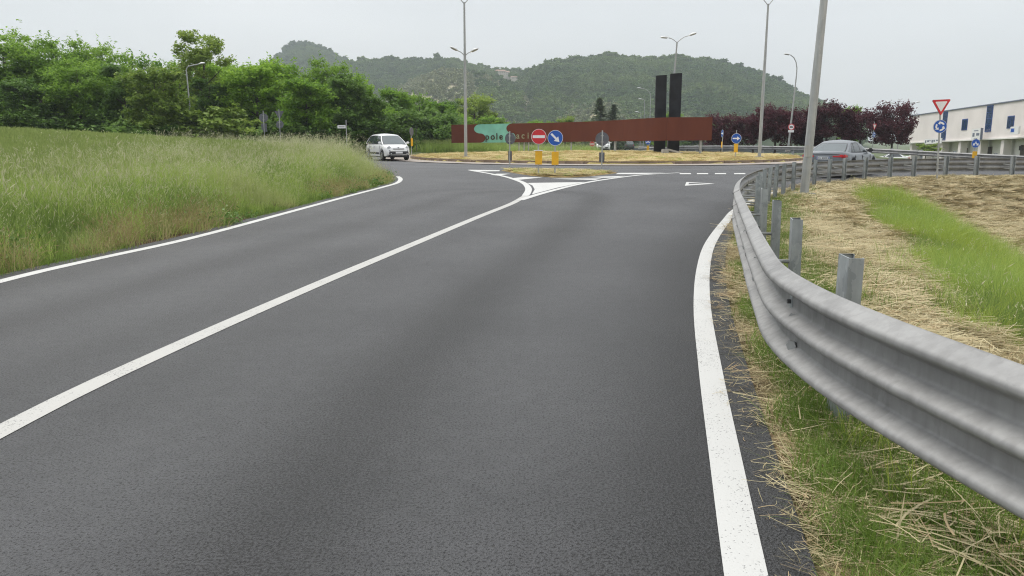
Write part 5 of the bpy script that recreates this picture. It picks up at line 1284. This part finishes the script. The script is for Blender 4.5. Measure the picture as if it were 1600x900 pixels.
for (nm, n, lab) in (('cone_hill', 7500, 'dense wood covering the conical hill on the left'), ('middle_hill', 9000, 'wood covering the rounded middle hill'), ('right_hill', 19000, 'dense wood covering the big hill on the right')):
    P, t, px = on_hill(nm, n)
    if nm == 'right_hill':
        keep = ~((px > 790) & (px < 900) & (t < .75) & (RNG.uniform(size=n) < .35)); P, t = P[keep], t[keep]
    n = len(P); s = RNG.uniform(.36, .78, n) * (1 + .35 * (RNG.uniform(size=n) > .93)) * np.where((t > .955) & (RNG.uniform(size=n) > .7), 1.5, 1)
    gn_scatter('forest', lab, 'forest', P, rots(n), np.stack([s * 1.05, s * 1.05, s * RNG.uniform(.8, 1.15, n)], 1), RNG.integers(0, 3, n), hill_tree)
for (nm, n, lab) in (('terraced_hill', 4200, 'rows of scrub and vines on the pale terraced hillside'), ('foot_hill', 1500, 'scrub on the dry lower slope above the rust wall')):
    P, t, px = on_hill(nm, n, .02, 1.02)
    row = np.round(t * 22) / 22 - t; keep = (np.abs(row) < .010) | (RNG.uniform(size=n) < .10); P = P[keep]; n = len(P)
    s = RNG.uniform(.6, 1.3, n); gn_scatter('scrub', lab, 'scrub', P, rots(n), np.stack([s, s, s], 1), RNG.integers(0, 2, n), hill_scrub)
for (nm, px0, px1, n, t0, t1) in (('terraced_hill', 745, 812, 700, .2, 1.0), ('foot_hill', 840, 1120, 160, .0, .3), ('terraced_hill', 600, 900, 160, 0, .12)):
    P, t, px = on_hill(nm, n * 3, t0, t1); kk = (px > px0) & (px < px1) & (vnoise(px * .05, t * 6, 3) > .42); P = P[kk]; n = len(P); s = RNG.uniform(.5, 1.0, n)
    gn_scatter('copse', 'darker trees growing in hollows of the hillside', 'copse', P, rots(n), np.stack([s, s, s], 1), RNG.integers(0, 3, n), hill_tree)
# dirt track winding up the lower slope
V, xs, T = HILLS['foot_hill']
def hill_pt(name, px, t):
    V, xs, T = HILLS[name]; i = int(np.clip(np.searchsorted(xs, px), 0, len(xs) - 2)); j = int(np.clip(np.searchsorted(T, t), 1, len(T) - 1)); return V[j, i]
def track_strip(pts, w):
    A_ = np.array(pts); Vt = []
    for i, p in enumerate(A_):
        Vt += [p + (0, 0, 1.0 + w), p + (w * .3, 0, 1.0 - w * .1)]
    return Vt, [(2 * i, 2 * i + 2, 2 * i + 3, 2 * i + 1) for i in range(len(A_) - 1)]
def hill_at(name, px, y):                      # the spot of a hillside that the picture shows at a pixel
    V, xs, T = HILLS[name]; i = int(np.clip(round(np.interp(px, xs, np.arange(len(xs)))), 0, len(xs) - 1)); C = V[:34, i]
    z = C[:, 2] - CAM_H; yy = 450 - F_PX * (C[:, 1] * _s + z * _c) / (C[:, 1] * _c - z * _s)
    o_ = np.argsort(yy); return np.array([np.interp(y, yy[o_], C[o_, k]) for k in range(3)])
tp = smooth_path([tuple(hill_at('foot_hill', x, y)) for x, y in [(858, 186), (872, 184.5), (890, 186), (905, 189)]], 6)
tv = []
for p in tp: tv += [(p[0], p[1] - .6, p[2] + 1.3), (p[0], p[1] - 3, p[2] + .5)]
tag(mesh_obj('dirt_track', tv, [(2 * i, 2 * i + 2, 2 * i + 3, 2 * i + 1) for i in range(len(tp) - 1)], M['track']), kind='structure')
# farmhouses on the saddle
M['house_wall'] = pm('house_wall', (0.56, 0.52, 0.46), 0.85, 0, 0.1, 0.3); M['house_roof'] = pm('roof_tiles', (0.30, 0.19, 0.14), 0.85, 0, 0.2, 0.6); M['house_win'] = pm('dark_window', (0.05, 0.05, 0.055), 0.3, 0, 0.2, 1)
def house(x, yb, D, w, h, label):
    q = at(x, yb, D); o = empty('farmhouse', q, .25, label, 'house', 'farmhouses on the hill saddle')
    MB().box((0, 0, h / 2 - 2), (w, w * .6, h + 4)).build('wall', M['house_wall'], o)
    MB().add([(-w * .55, -w * .36, h + .02), (w * .55, -w * .36, h + .02), (w * .55, w * .36, h + .02), (-w * .55, w * .36, h + .02), (-w * .5, 0, h * 1.35), (w * .5, 0, h * 1.35)], [(0, 1, 5, 4), (2, 3, 4, 5), (0, 4, 3), (1, 2, 5), (0, 3, 2, 1)]).build('roof', M['house_roof'], o)
    for k in range(4):
        for z in (h * .3, h * .7): MB().box(((k - 1.5) * w * .22, -w * .3 - .03, z), (w * .07, .1, h * .16)).build('window', M['house_win'], o)
house(782, 118, 800, 9, 4, 'large pale farmhouse on the saddle between the hills')
house(790, 118, 805, 7, 3.2, 'farmhouse wing right of the large farmhouse on the saddle')
house(803, 124, 770, 6, 2.0, 'low white house below the farmhouse on the saddle')
for i, (x, y, D) in enumerate([(776, 110, 785), (797, 113, 800), (808, 114, 790), (820, 117, 795), (829, 118, 795)]):
    tree('fir' if i in (4,) else 'dark', x, y, D, 1.1, ['tree left of the hilltop farmhouse', 'tree right of the hilltop farmhouse wing', 'tree above the low white hillside house', 'lone tree on the saddle right of the farmhouses', 'pointed tree on the saddle before the big hill'][i], 'tree', 'trees round the hill farmhouses', yb=y + 9)

# ------------------------------------------------------------------ grasses, wheat, hay
M['wheat'] = leaf_mat('wheat_leaves', (0.235, 0.335, 0.08), (0.42, 0.53, 0.155), .52, .6, spec=.15)
M['ear'] = leaf_mat('wheat_ears', (0.26, 0.335, 0.11), (0.46, 0.52, 0.20), .45, .7, spec=.1)
M['wild'] = leaf_mat('wild_grass', (0.235, 0.345, 0.075), (0.46, 0.56, 0.155), .52, .6, spec=.15)
M['wild_pale'] = leaf_mat('pale_wild_grass', (0.29, 0.36, 0.12), (0.50, 0.54, 0.22), .5, .6, spec=.15)
M['lush_dark'] = leaf_mat('deep_green_grass', (0.13, 0.21, 0.05), (0.27, 0.36, 0.10), .45, .6, spec=.15)
M['seed'] = leaf_mat('pale_seed_heads', (0.42, 0.43, 0.24), (0.70, 0.68, 0.46), .25, .7, spec=.1)
M['brown'] = leaf_mat('browning_grass', (0.28, 0.225, 0.10), (0.52, 0.44, 0.23), .25, .7, spec=.1)
M['straw'] = leaf_mat('cut_straw', (0.27, 0.225, 0.11), (0.62, 0.54, 0.33), .15, .6, spec=.25)
M['hay'] = leaf_mat('brown_hay', (0.32, 0.235, 0.13), (0.60, 0.47, 0.28), .15, .7, spec=.1)
M['gold'] = leaf_mat('golden_mown_grass', (0.45, 0.36, 0.165), (0.68, 0.57, 0.31), .15, .7, spec=.1)
M['lush'] = leaf_mat('lush_green_grass', (0.25, 0.33, 0.05), (0.43, 0.51, 0.10), .5, .55, spec=.2)
M['short'] = leaf_mat('short_green_grass', (0.10, 0.18, 0.03), (0.26, 0.36, 0.075), .3, .55, spec=.2)
M['weed'] = leaf_mat('broad_weed_leaves', (0.08, 0.17, 0.03), (0.18, 0.30, 0.06), .3, .5)
def blades(r, n, R, h0, h1, w, lean, droop=.35, segs=4, square=False):
    """n upright blades in a patch; returns V, F and the tips with their directions"""
    a = r.uniform(0, 2 * PI, n); q = np.sqrt(r.uniform(0, 1, n)) * R
    bx, by = (r.uniform(-R, R, n), r.uniform(-R, R, n)) if square else (np.cos(a) * q, np.sin(a) * q)
    h = r.uniform(h0, h1, n); az = r.uniform(0, 2 * PI, n); ln = np.abs(r.normal(0, lean, n)); wd = w * r.uniform(.6, 1.3, n); fz = r.uniform(0, PI, n)
    t = np.linspace(0, 1, segs + 1)
    out = (ln[:, None] * (t + droop * t ** 2.5)[None]) * h[:, None]
    X = bx[:, None] + np.cos(az)[:, None] * out; Y = by[:, None] + np.sin(az)[:, None] * out; Z = h[:, None] * (t - .35 * np.minimum(1, ln[:, None]) * t ** 2.2)
    wt = (np.array([.75, 1, .9, .65, .08]) if segs == 4 else np.linspace(1, .1, segs + 1))[None] * wd[:, None] / 2
    ox, oy = np.cos(fz)[:, None] * wt, np.sin(fz)[:, None] * wt
    V = np.stack([np.stack([X - ox, Y - oy, Z], -1), np.stack([X + ox, Y + oy, Z], -1)], 2).reshape(-1, 3)
    k = (segs + 1) * 2; b = (np.arange(n) * k)[:, None] + (np.arange(segs) * 2)[None]
    F = np.stack([b, b + 1, b + 3, b + 2], -1).reshape(-1, 4)
    tips = np.stack([X[:, -1], Y[:, -1], Z[:, -1]], 1); d = np.stack([X[:, -1] - X[:, -2], Y[:, -1] - Y[:, -2], Z[:, -1] - Z[:, -2]], 1); d /= np.linalg.norm(d, axis=1)[:, None] + 1e-9
    return V, F, tips, d
def heads(r, tips, d, L, w, cross=2, gap=0):
    Vs = []; 
    for c in range(cross):
        a = r.normal(size=tips.shape); s = np.cross(d, a); s /= np.linalg.norm(s, axis=1)[:, None] + 1e-9; s *= w / 2
        Vs.append(np.stack([tips - d * L * .15, tips + d * L * .3 - s, tips + d * L, tips + d * L * .3 + s], 1))
    V = np.concatenate(Vs).reshape(-1, 3); return V, np.arange(len(V)).reshape(-1, 4)
def oat_heads(r, tips, d, spread, size, per=9):
    C = np.repeat(tips, per, 0) + np.repeat(d, per, 0) * r.uniform(-.6, .25, (len(tips) * per, 1)) * spread + r.normal(size=(len(tips) * per, 3)) * spread * .2
    n = len(C); dn = r.normal(size=(n, 3)) * .5; dn[:, 2] -= .9; dn /= np.linalg.norm(dn, axis=1)[:, None]
    return heads(r, C, dn, size, size * .28, 1)
def lying(r, n, R, L0, L1, w, z=.03, square=True):
    x = r.uniform(-R, R, n); y = r.uniform(-R, R, n); a = r.normal(0, .9, n); L_ = r.uniform(L0, L1, n); bend = r.normal(0, .22, n); tz = np.abs(r.normal(0, z, n)); rise = r.normal(0, .10, n)
    t = np.linspace(-.5, .5, 4); X = x[:, None] + np.cos(a)[:, None] * L_[:, None] * t - np.sin(a)[:, None] * (bend * L_)[:, None] * (t ** 2); Y = y[:, None] + np.sin(a)[:, None] * L_[:, None] * t + np.cos(a)[:, None] * (bend * L_)[:, None] * t ** 2
    Z = tz[:, None] + .006 + np.maximum(0, rise[:, None] * L_[:, None] * (t + .5)); wv = w * r.uniform(.6, 1.4, n)[:, None] / 2
    ox, oy = -np.sin(a)[:, None] * wv, np.cos(a)[:, None] * wv
    V = np.stack([np.stack([X - ox, Y - oy, Z], -1), np.stack([X + ox, Y + oy, Z + wv * .8], -1)], 2).reshape(-1, 3)
    b = (np.arange(n) * 8)[:, None] + (np.arange(3) * 2)[None]
    return V, np.stack([b, b + 1, b + 3, b + 2], -1).reshape(-1, 4)
def join(name, parts):
    """parts: (V, F, material)"""
    Vs, Fs, idx, mats, o = [], [], [], [], 0
    for (V, F, m) in parts:
        if m not in mats: mats.append(m)
        Vs.append(V); Fs.append(F + o); o += len(V); idx += [mats.index(m)] * len(F)
    return np_mesh(name, np.concatenate(Vs), np.concatenate(Fs), None, mats=mats, mat_idx=idx)
def wheat_clump(s_, R=.3, n=80, w=.009, ew=.015):
    r = np.random.default_rng(s_); V, F, t, d = blades(r, n, R, .62, .82, w, .10, .3, 4, True); V2, F2, t2, d2 = blades(r, n, R, .4, .72, w * 1.5, .35, .9, 4, True)
    hv, hf = heads(r, t, d, .09, ew, 2); return join('wheat_clump', [(V, F, M['wheat']), (V2, F2, M['wheat']), (hv, hf, M['ear'])])
def wild_clump(s_, R=.28, n=55, h=(.5, 1.0), w=.006, oats=True, m='wild'):
    r = np.random.default_rng(s_); V, F, t, d = blades(r, n, R, h[0] * .55, h[1] * .8, w * 1.3, .28, .9); V2, F2, t2, d2 = blades(r, n // 4, R, h[0] * .85, h[1] * 1.1, w * .6, .25, .8)
    P = [(V, F, M[m]), (V2, F2, M[m])]
    k = len(t2) // 2
    hv, hf = heads(r, t2[k:], d2[k:], .10, .012, 2); P.append((hv, hf, M['seed']))
    if oats: hv, hf = oat_heads(r, t2[:k], d2[:k], .14, .028); P.append((hv, hf, M['seed']))
    return join('wild_grass_clump', P)
def brown_clump(s_, R=.25, n=60, h=(.15, .5)):
    r = np.random.default_rng(s_); V, F, t, d = blades(r, n, R, h[0], h[1], .005, .4, .9); V2, F2, t2, d2 = blades(r, n // 2, R, h[0] * .6, h[1] * .7, .006, .4, .8)
    hv, hf = heads(r, t[:n // 2], d[:n // 2], .07, .012, 2); return join('brown_grass_clump', [(V, F, M['brown']), (V2, F2, M['wild']), (hv, hf, M['brown'])])
def short_clump(s_, R=.16, n=70, h=(.04, .15), m='short', w=.0045, lean=.4):
    r = np.random.default_rng(s_); V, F, t, d = blades(r, n, R, h[0], h[1], w, lean, .8); return join('short_grass_clump', [(V, F, M[m])])
def straw_patch(s_, R=.25, n=70, L=(.12, .4), w=.0045, m='straw', extra=None):
    r = np.random.default_rng(s_); V, F = lying(r, n, R, L[0], L[1], w); P = [(V, F, M[m])]
    if extra: V, F = lying(r, n // 2, R, L[0], L[1] * .8, w, .02); P.append((V, F, M[extra]))
    V, F, t, d = blades(r, n // 10, R, .05, .16, w, .8, 1.0, 4, True); P.append((V, F, M[m]))
    return join('straw_patch', P)
def lush_clump(s_, R=.25, n=110, h=(.25, .55), m='lush'):
    r = np.random.default_rng(s_); V, F, t, d = blades(r, n, R, h[0], h[1], .006, .38, .9); return join('lush_grass_clump', [(V, F, M[m])])
def weed_clump(s_, R=.16, n=22):
    r = np.random.default_rng(s_); C = r.normal(size=(n * 6, 3)) * (R * .6, R * .6, R * .45); C[:, 2] = np.abs(C[:, 2]) + .04
    V, F = leaf_cards(C, .06, .5, .7); V2, F2, t, d = blades(r, n, R, .1, .32, .004, .3); return join('weed_clump', [(V, F, M['weed']), (V2, F2, M['wild'])])
def place(name, label, cat, X, Y, protos, scale, ids=None, zs=None, tilt=.05, sxy=None):
    Z = ground(X, Y) - .012; n = len(X); s = np.asarray(scale) * np.ones(n); sx = s if sxy is None else s * sxy
    gn_scatter(name, label, cat, np.stack([X, Y, Z], 1), rots(n, tilt), np.stack([sx, sx, s if zs is None else s * zs], 1), RNG.integers(0, len(protos), n) if ids is None else ids, protos)
def grid_pts(x0, x1, y0, y1, st):
    X, Y = np.meshgrid(np.arange(x0, x1, st), np.arange(y0, y1, st)); X = X.ravel() + RNG.uniform(-.5, .5, X.size) * st; Y = Y.ravel() + RNG.uniform(-.5, .5, Y.size) * st
    return X, Y
def in_view(X, Y, pad=1.2, lim=.70):
    return (Y > 1.5) & (np.abs(X) < Y * lim + pad)
def left_d(X, Y):
    d, s = seg_dist(X, Y, LEFT_LO); return np.where((s > 0) & (X < 0) & (Y < 57.5), d, -1)

# wheat: thick near the road, wider clumps farther off
wp = [wheat_clump(s_) for s_ in range(30, 35)]; wp2 = [wheat_clump(s_, .5, 110, .017, .026) for s_ in range(35, 38)]
X, Y = grid_pts(-30, -5, 6, 34, .40); d = left_d(X, Y); k = (d > 2.9 + .8 * vnoise(X * .5, Y * .5, 4)) & in_view(X, Y) ; X, Y = X[k], Y[k]
place('wheat', 'green wheat standing in the near half of the field', 'wheat', X, Y, wp, RNG.uniform(.88, 1.08, len(X)), tilt=.06)
X, Y = grid_pts(-44, -6, 34, 57, .62); d = left_d(X, Y); k = (d > 2.2) & in_view(X, Y, 1.0); X, Y = X[k], Y[k]
place('wheat', 'green wheat in the far half of the field below the wood', 'wheat', X, Y, wp2, RNG.uniform(.9, 1.08, len(X)), tilt=.05)
X, Y = grid_pts(-19, 1.5, 73, 96, .95); k = (X < -1.0 - (Y - 73) * .05) & in_view(X, Y, 2); X, Y = X[k], Y[k]
place('wheat', 'strip of wheat beyond the white car', 'wheat', X, Y, wp2, RNG.uniform(1.0, 1.25, len(X)) * 1.2, tilt=.05)
# wild grass belt along the field edge
gw = [wild_clump(s_) for s_ in range(40, 44)] + [wild_clump(s_, m='wild_pale', h=(.55, 1.1)) for s_ in (44, 45)] + [wild_clump(144, m='lush_dark', h=(.4, .8), oats=False)]; gb = [brown_clump(s_) for s_ in range(46, 50)]; gs = [short_clump(s_) for s_ in range(50, 54)]; gwd = [weed_clump(s_) for s_ in (54, 55)]
X, Y = grid_pts(-24, -3, 5.5, 57, .23); d = left_d(X, Y); nz = fbm(X * .45, Y * .45, 3, 6)
tip = sstep(14, 24, Y)
k = (d > .35 + .4 * nz) & (d < 3.6 + 1.2 * tip + 1.5 * nz) & in_view(X, Y) & (RNG.uniform(size=len(X)) < np.where(d < 1.0, .65, 1.0) * np.where(d > 3.4, .55, 1)); Xw, Yw, dw = X[k], Y[k], d[k]
sc = (.45 + .62 * sstep(.5, 1.9, dw)) * RNG.uniform(.8, 1.2, len(Xw))
pn = fbm(Xw * .55, Yw * .55, 3, 77) + RNG.uniform(-.12, .12, len(Xw)); ids = np.where(pn > .52, RNG.integers(4, 6, len(Xw)), np.where(pn < .36, 6, RNG.integers(0, 4, len(Xw))))
place('wild_grass', 'tall wild oats and grasses with pale heads along the field edge', 'wild grass', Xw, Yw, gw, sc * (1 + .35 * (fbm(Xw * 1.1, Yw * 1.1, 2, 78) - .4)), ids=ids, tilt=.18)
k = (d > .3) & (d < 1.35 - .3 * tip) & (nz > .47) & in_view(X, Y) & (RNG.uniform(size=len(X)) < .8); Xb, Yb = X[k], Y[k]
place('browning_grass', 'browning short grass beside the left road edge', 'dry grass', Xb, Yb, gb, RNG.uniform(.6, 1.1, len(Xb)), tilt=.2)
X2, Y2 = grid_pts(-16, -3, 5.5, 40, .15); d2 = left_d(X2, Y2); nz2 = fbm(X2 * .7, Y2 * .7, 3, 15); k = (d2 > .2 + .18 * nz2) & (d2 < .95) & in_view(X2, Y2) & (nz2 < .58); X2, Y2 = X2[k], Y2[k]
place('short_grass', 'short green grass creeping onto the left road edge', 'grass', X2, Y2, gs, RNG.uniform(.7, 1.3, len(X2)), tilt=.1)
wx_, wy_ = grid_pts(-16, -3, 7, 36, .5); dd = left_d(wx_, wy_); k = (dd > .35) & (dd < 1.6) & (vnoise(wx_ * .6, wy_ * .6, 41) > .66); 
place('roadside_weeds', 'leafy green weeds among the grass at the left road edge', 'weeds', wx_[k], wy_[k], gwd, RNG.uniform(.8, 1.5, k.sum()), tilt=.1)
X, Y = grid_pts(-24, 1, 62, 74, .8); rr = np.hypot(X - RC[0], Y - RC[1]); k = (rr > R_OUT + 1) & (Y > 64.5 + .02 * X) & in_view(X, Y, 2); 
place('verge_grass', 'rough weeds behind the white car beyond the junction', 'wild grass', X[k], Y[k], gw, RNG.uniform(.5, 1.2, k.sum()) * 1.1, sxy=1.6, tilt=.1)
X, Y = grid_pts(-8, 14, 74, 92, .8); rr = np.hypot(X - RC[0], Y - RC[1]); k = (rr > R_OUT + 1.5) & (X < 9) & (RNG.uniform(size=len(X)) < .9)
place('verge_grass', 'tall green weeds seen below the rust wall', 'wild grass', X[k], Y[k], gw, RNG.uniform(.8, 1.4, k.sum()), sxy=1.7, tilt=.1)
# golden mown grass of the roundabout and the splitter island
gg = [straw_patch(s_, .5, 150, (.15, .45), .013, 'gold') for s_ in (60, 61, 62)] + [short_clump(63, .4, 150, (.04, .14), 'gold', .011, .5), short_clump(163, .4, 120, (.04, .13), 'wild', .011, .5)]
X, Y = grid_pts(RC[0] - 14, RC[0] + 14, RC[1] - 14, RC[1] + 14, .55); rr = np.hypot(X - RC[0], Y - RC[1]); k = (rr < R_IN - .35) & (Y < RC[1] + 8)
place('mown_grass', 'golden mown grass covering the roundabout mound', 'dry grass', X[k], Y[k], gg, RNG.uniform(.8, 1.3, k.sum()), tilt=.1)
X, Y = grid_pts(-1, 5, 30, 39, .22); k = inside(X, Y, [(sic[0] + (x - sic[0]) * .93, sic[1] + (y - sic[1]) * .93) for x, y in si]); X, Y = X[k], Y[k]; n = len(X)
gs2 = [straw_patch(64, .2, 60, (.08, .25), .008, 'gold', 'brown'), short_clump(65, .18, 60, (.03, .12), 'wild', .007), straw_patch(66, .2, 60, (.08, .25), .008, 'straw')]
gn_scatter('island_grass', 'dry tufts covering the little splitter island', 'dry grass', np.stack([X, Y, np.full(n, .07)], 1), rots(n, .1), np.array([1.1, 1.1, .5]) * np.ones((n, 3)) * RNG.uniform(.8, 1.3, n)[:, None], RNG.integers(0, 3, n), gs2)
# verge by the camera: mown turf with straw
hs = [straw_patch(s_, .2, 95, (.03, .15), .0018, 'straw', 'hay') for s_ in range(70, 75)]; gsn = [short_clump(s_, .13, 150, (.035, .15), 'short', .0032, .5) for s_ in range(75, 80)]; gln = [short_clump(s_, .15, 26, (.12, .34), 'lush', .005, .35) for s_ in (80, 81)]
X, Y = grid_pts(.3, 9, 1.8, 26, .105); dw_, sw_ = seg_dist(X, Y, RIGHT_LO); dr_, sr_ = seg_dist(X, Y, RAIL_LO); nz = fbm(X * 1.9, Y * 1.9, 3, 61)
edge = .30 + .16 * (fbm(X * 2.2, Y * 2.2, 2, 71) - .3)
on = (sw_ < 0) & (dw_ > edge) & in_view(X, Y, .4) & ((sr_ > 0) | (dr_ < 1.0))
far_ = sstep(6, 10, Y)
k = on & (nz < .62 - .14 * far_) & (dw_ > edge + .10); place('turf', 'patches of short green turf under the near guard rail', 'grass', X[k], Y[k], gsn, RNG.uniform(.7, 1.35, k.sum()), tilt=.1)
k = on & (nz < .44) & (dw_ > edge + .15) & (RNG.uniform(size=len(X)) < .10 * (1 - far_)); place('turf', 'longer green blades standing in the turf by the guard rail', 'grass', X[k], Y[k], gln, RNG.uniform(.5, 1.0, k.sum()), tilt=.2)
k = on & (RNG.uniform(size=len(X)) < np.where((nz > .56) | (dw_ < edge + .16), .7, .10 + .3 * far_)); place('cut_straw', 'cut straw lying on the verge under the near guard rail', 'straw', X[k], Y[k], hs, RNG.uniform(.7, 1.3, k.sum()), tilt=.10)
# a few long fallen stalks
r = np.random.default_rng(91); lv, lf = lying(r, 3, .25, .3, .6, .003, .04); st_ = [join('stalk', [(lv, lf, M['straw'])])]; lv, lf, t_, d_ = blades(r, 3, .1, .5, .8, .003, .9, .5); hv, hf = oat_heads(r, t_, d_, .16, .024, 16); st_.append(join('stalk', [(lv, lf, M['straw']), (hv, hf, M['seed'])]))
k = on & (RNG.uniform(size=len(X)) < .014) & (Y < 8) & (dw_ > .75) ; place('fallen_stalks', 'long pale oat stalks fallen across the near verge', 'straw', X[k], Y[k], st_, RNG.uniform(.7, 1.2, k.sum()), tilt=.15)
# bank and ditch
hb = [straw_patch(s_, .38, 190, (.06, .34), .0045, 'straw', 'hay') for s_ in range(82, 86)]; hb2 = [straw_patch(s_, .4, 190, (.08, .36), .007, 'straw', 'hay') for s_ in range(86, 89)]
X, Y = grid_pts(1.5, 26, 2.5, 34, .20); dr_, sr_ = seg_dist(X, Y, RAIL_LO)
GREEN = smooth_path([(5.2, 7.6), (6.2, 9.6), (7.3, 12.0), (8.7, 15.6), (10.0, 19.6), (11.2, 23.6)], .5)
dg, _ = seg_dist(X, Y, GREEN); gw_ = np.interp(Y, [5, 8, 12, 16, 20.5, 24.5], [.5, .95, 1.15, 1.35, 1.5, .9]); nz = fbm(X * .8, Y * .8, 3, 81)
onb = (sr_ < 0) & (dr_ > .30) & in_view(X, Y, .8)
bank_far = (X * .6 + Y) > 20
k = onb & ~bank_far & (dg > gw_ * .45); place('hay', 'cut hay lying on the near bank behind the guard rail', 'hay', X[k], Y[k], hb, RNG.uniform(.8, 1.3, k.sum()), tilt=.12)
k = onb & bank_far & (dg > gw_ * .45); place('hay', 'brown hay covering the far bank below the road', 'hay', X[k], Y[k], hb2, RNG.uniform(.8, 1.4, k.sum()), ids=None, tilt=.12)
gl = [lush_clump(s_) for s_ in range(90, 93)] + [lush_clump(s_, m='lush_dark', h=(.2, .5)) for s_ in (93, 94)] + [lush_clump(95, m='wild', n=70, h=(.3, .6))]
X, Y = grid_pts(2, 15, 5, 26.5, .17); dr_, sr_ = seg_dist(X, Y, RAIL_LO); dg, _ = seg_dist(X, Y, GREEN); gw_ = np.interp(Y, [5, 8, 12, 16, 20.5, 24.5], [.5, .95, 1.15, 1.35, 1.5, .9]); nz = fbm(X * .9, Y * .9, 3, 83)
k = (sr_ < 0) & (dr_ > 1.2) & in_view(X, Y, .8) & (RNG.uniform(size=len(X)) < 1 - sstep(.5, 1.35, dg / gw_ + 2.2 * (nz - .47))); sc = np.clip(1.15 - .6 * (dg / gw_) ** 2, .4, 1.2)[k] * RNG.uniform(.75, 1.2, k.sum())
pn = fbm(X[k] * .8, Y[k] * .8, 3, 87) + RNG.uniform(-.08, .08, k.sum()); ids = np.where(pn < .36, RNG.integers(3, 5, k.sum()), np.where(pn > .53, 5, RNG.integers(0, 3, k.sum())))
place('lush_grass', 'uncut bright green grass along the ditch behind the guard rail', 'grass', X[k], Y[k], gl, sc * (1 + .6 * (pn - .45)), ids=ids, tilt=.25)
k2 = k & (RNG.uniform(size=len(X)) < .09); place('lush_grass', 'scattered pale oat stems among the ditch grass', 'grass', X[k2], Y[k2], gw[:3], RNG.uniform(.5, .8, k2.sum()), tilt=.15)
X, Y = grid_pts(1.7, 12, 3, 20, .3); dr_, sr_ = seg_dist(X, Y, RAIL_LO); k = (sr_ < 0) & (dr_ > .3) & (fbm(X * .9, Y * .9, 3, 95) < .43) & in_view(X, Y, .5)
place('turf', 'green tufts coming through the hay on the near bank', 'grass', X[k], Y[k], [short_clump(s_, .16, 50, (.05, .2), 'short', .005, .4) for s_ in (96, 97)], RNG.uniform(.8, 1.5, k.sum()), tilt=.1)
# litter of chaff and grit at the tarmac edges
X, Y = grid_pts(.4, 6, 2, 16, .09); dw_, sw_ = seg_dist(X, Y, RIGHT_LO); k = (sw_ < 0) & (dw_ > .10) & (dw_ < .40) & (RNG.uniform(size=len(X)) < .05 + .45 * sstep(6, 9, Y) * (vnoise(X * 1.2, Y * .9, 8) > .4)); n = k.sum()
r = np.random.default_rng(99); lv, lf = lying(r, 14, .09, .03, .16, .003, .004); ch = [join('chaff', [(lv, lf, M['hay'])])]; lv, lf = lying(r, 5, .08, .05, .22, .003, .006); ch.append(join('chaff', [(lv, lf, M['straw'])]))
gn_scatter('chaff', 'chaff and dead stems on the tarmac beside the right edge line', 'debris', np.stack([X[k], Y[k], np.full(n, .006)], 1), rots(n), np.ones((n, 3)) * RNG.uniform(.6, 1.3, n)[:, None], RNG.integers(0, 2, n), ch)

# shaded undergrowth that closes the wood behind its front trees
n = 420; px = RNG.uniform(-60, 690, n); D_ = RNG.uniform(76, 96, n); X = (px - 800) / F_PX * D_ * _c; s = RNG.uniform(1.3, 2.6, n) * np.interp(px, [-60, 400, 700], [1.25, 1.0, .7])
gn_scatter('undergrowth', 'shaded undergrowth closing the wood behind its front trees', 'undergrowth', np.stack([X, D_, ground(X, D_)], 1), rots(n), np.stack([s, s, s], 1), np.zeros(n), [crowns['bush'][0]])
# ------------------------------------------------------------------ air
hz = bpy.data.materials.new('haze'); hz.use_nodes = True; hn = hz.node_tree; hn.nodes.clear()
ho = hn.nodes.new('ShaderNodeOutputMaterial'); hv_ = hn.nodes.new('ShaderNodeVolumePrincipled')
hv_.inputs['Color'].default_value = (0.86, 0.93, 1.0, 1); hv_.inputs['Density'].default_value = 0.00030; hv_.inputs['Anisotropy'].default_value = 0.1
hn.links.new(hv_.outputs[0], ho.inputs['Volume'])
hb_ = MB().box((0, 650, 105), (2600, 2300, 290)).build('haze', hz); tag(hb_, 'thin pale haze in the air before the hills', 'haze', None, 'stuff')
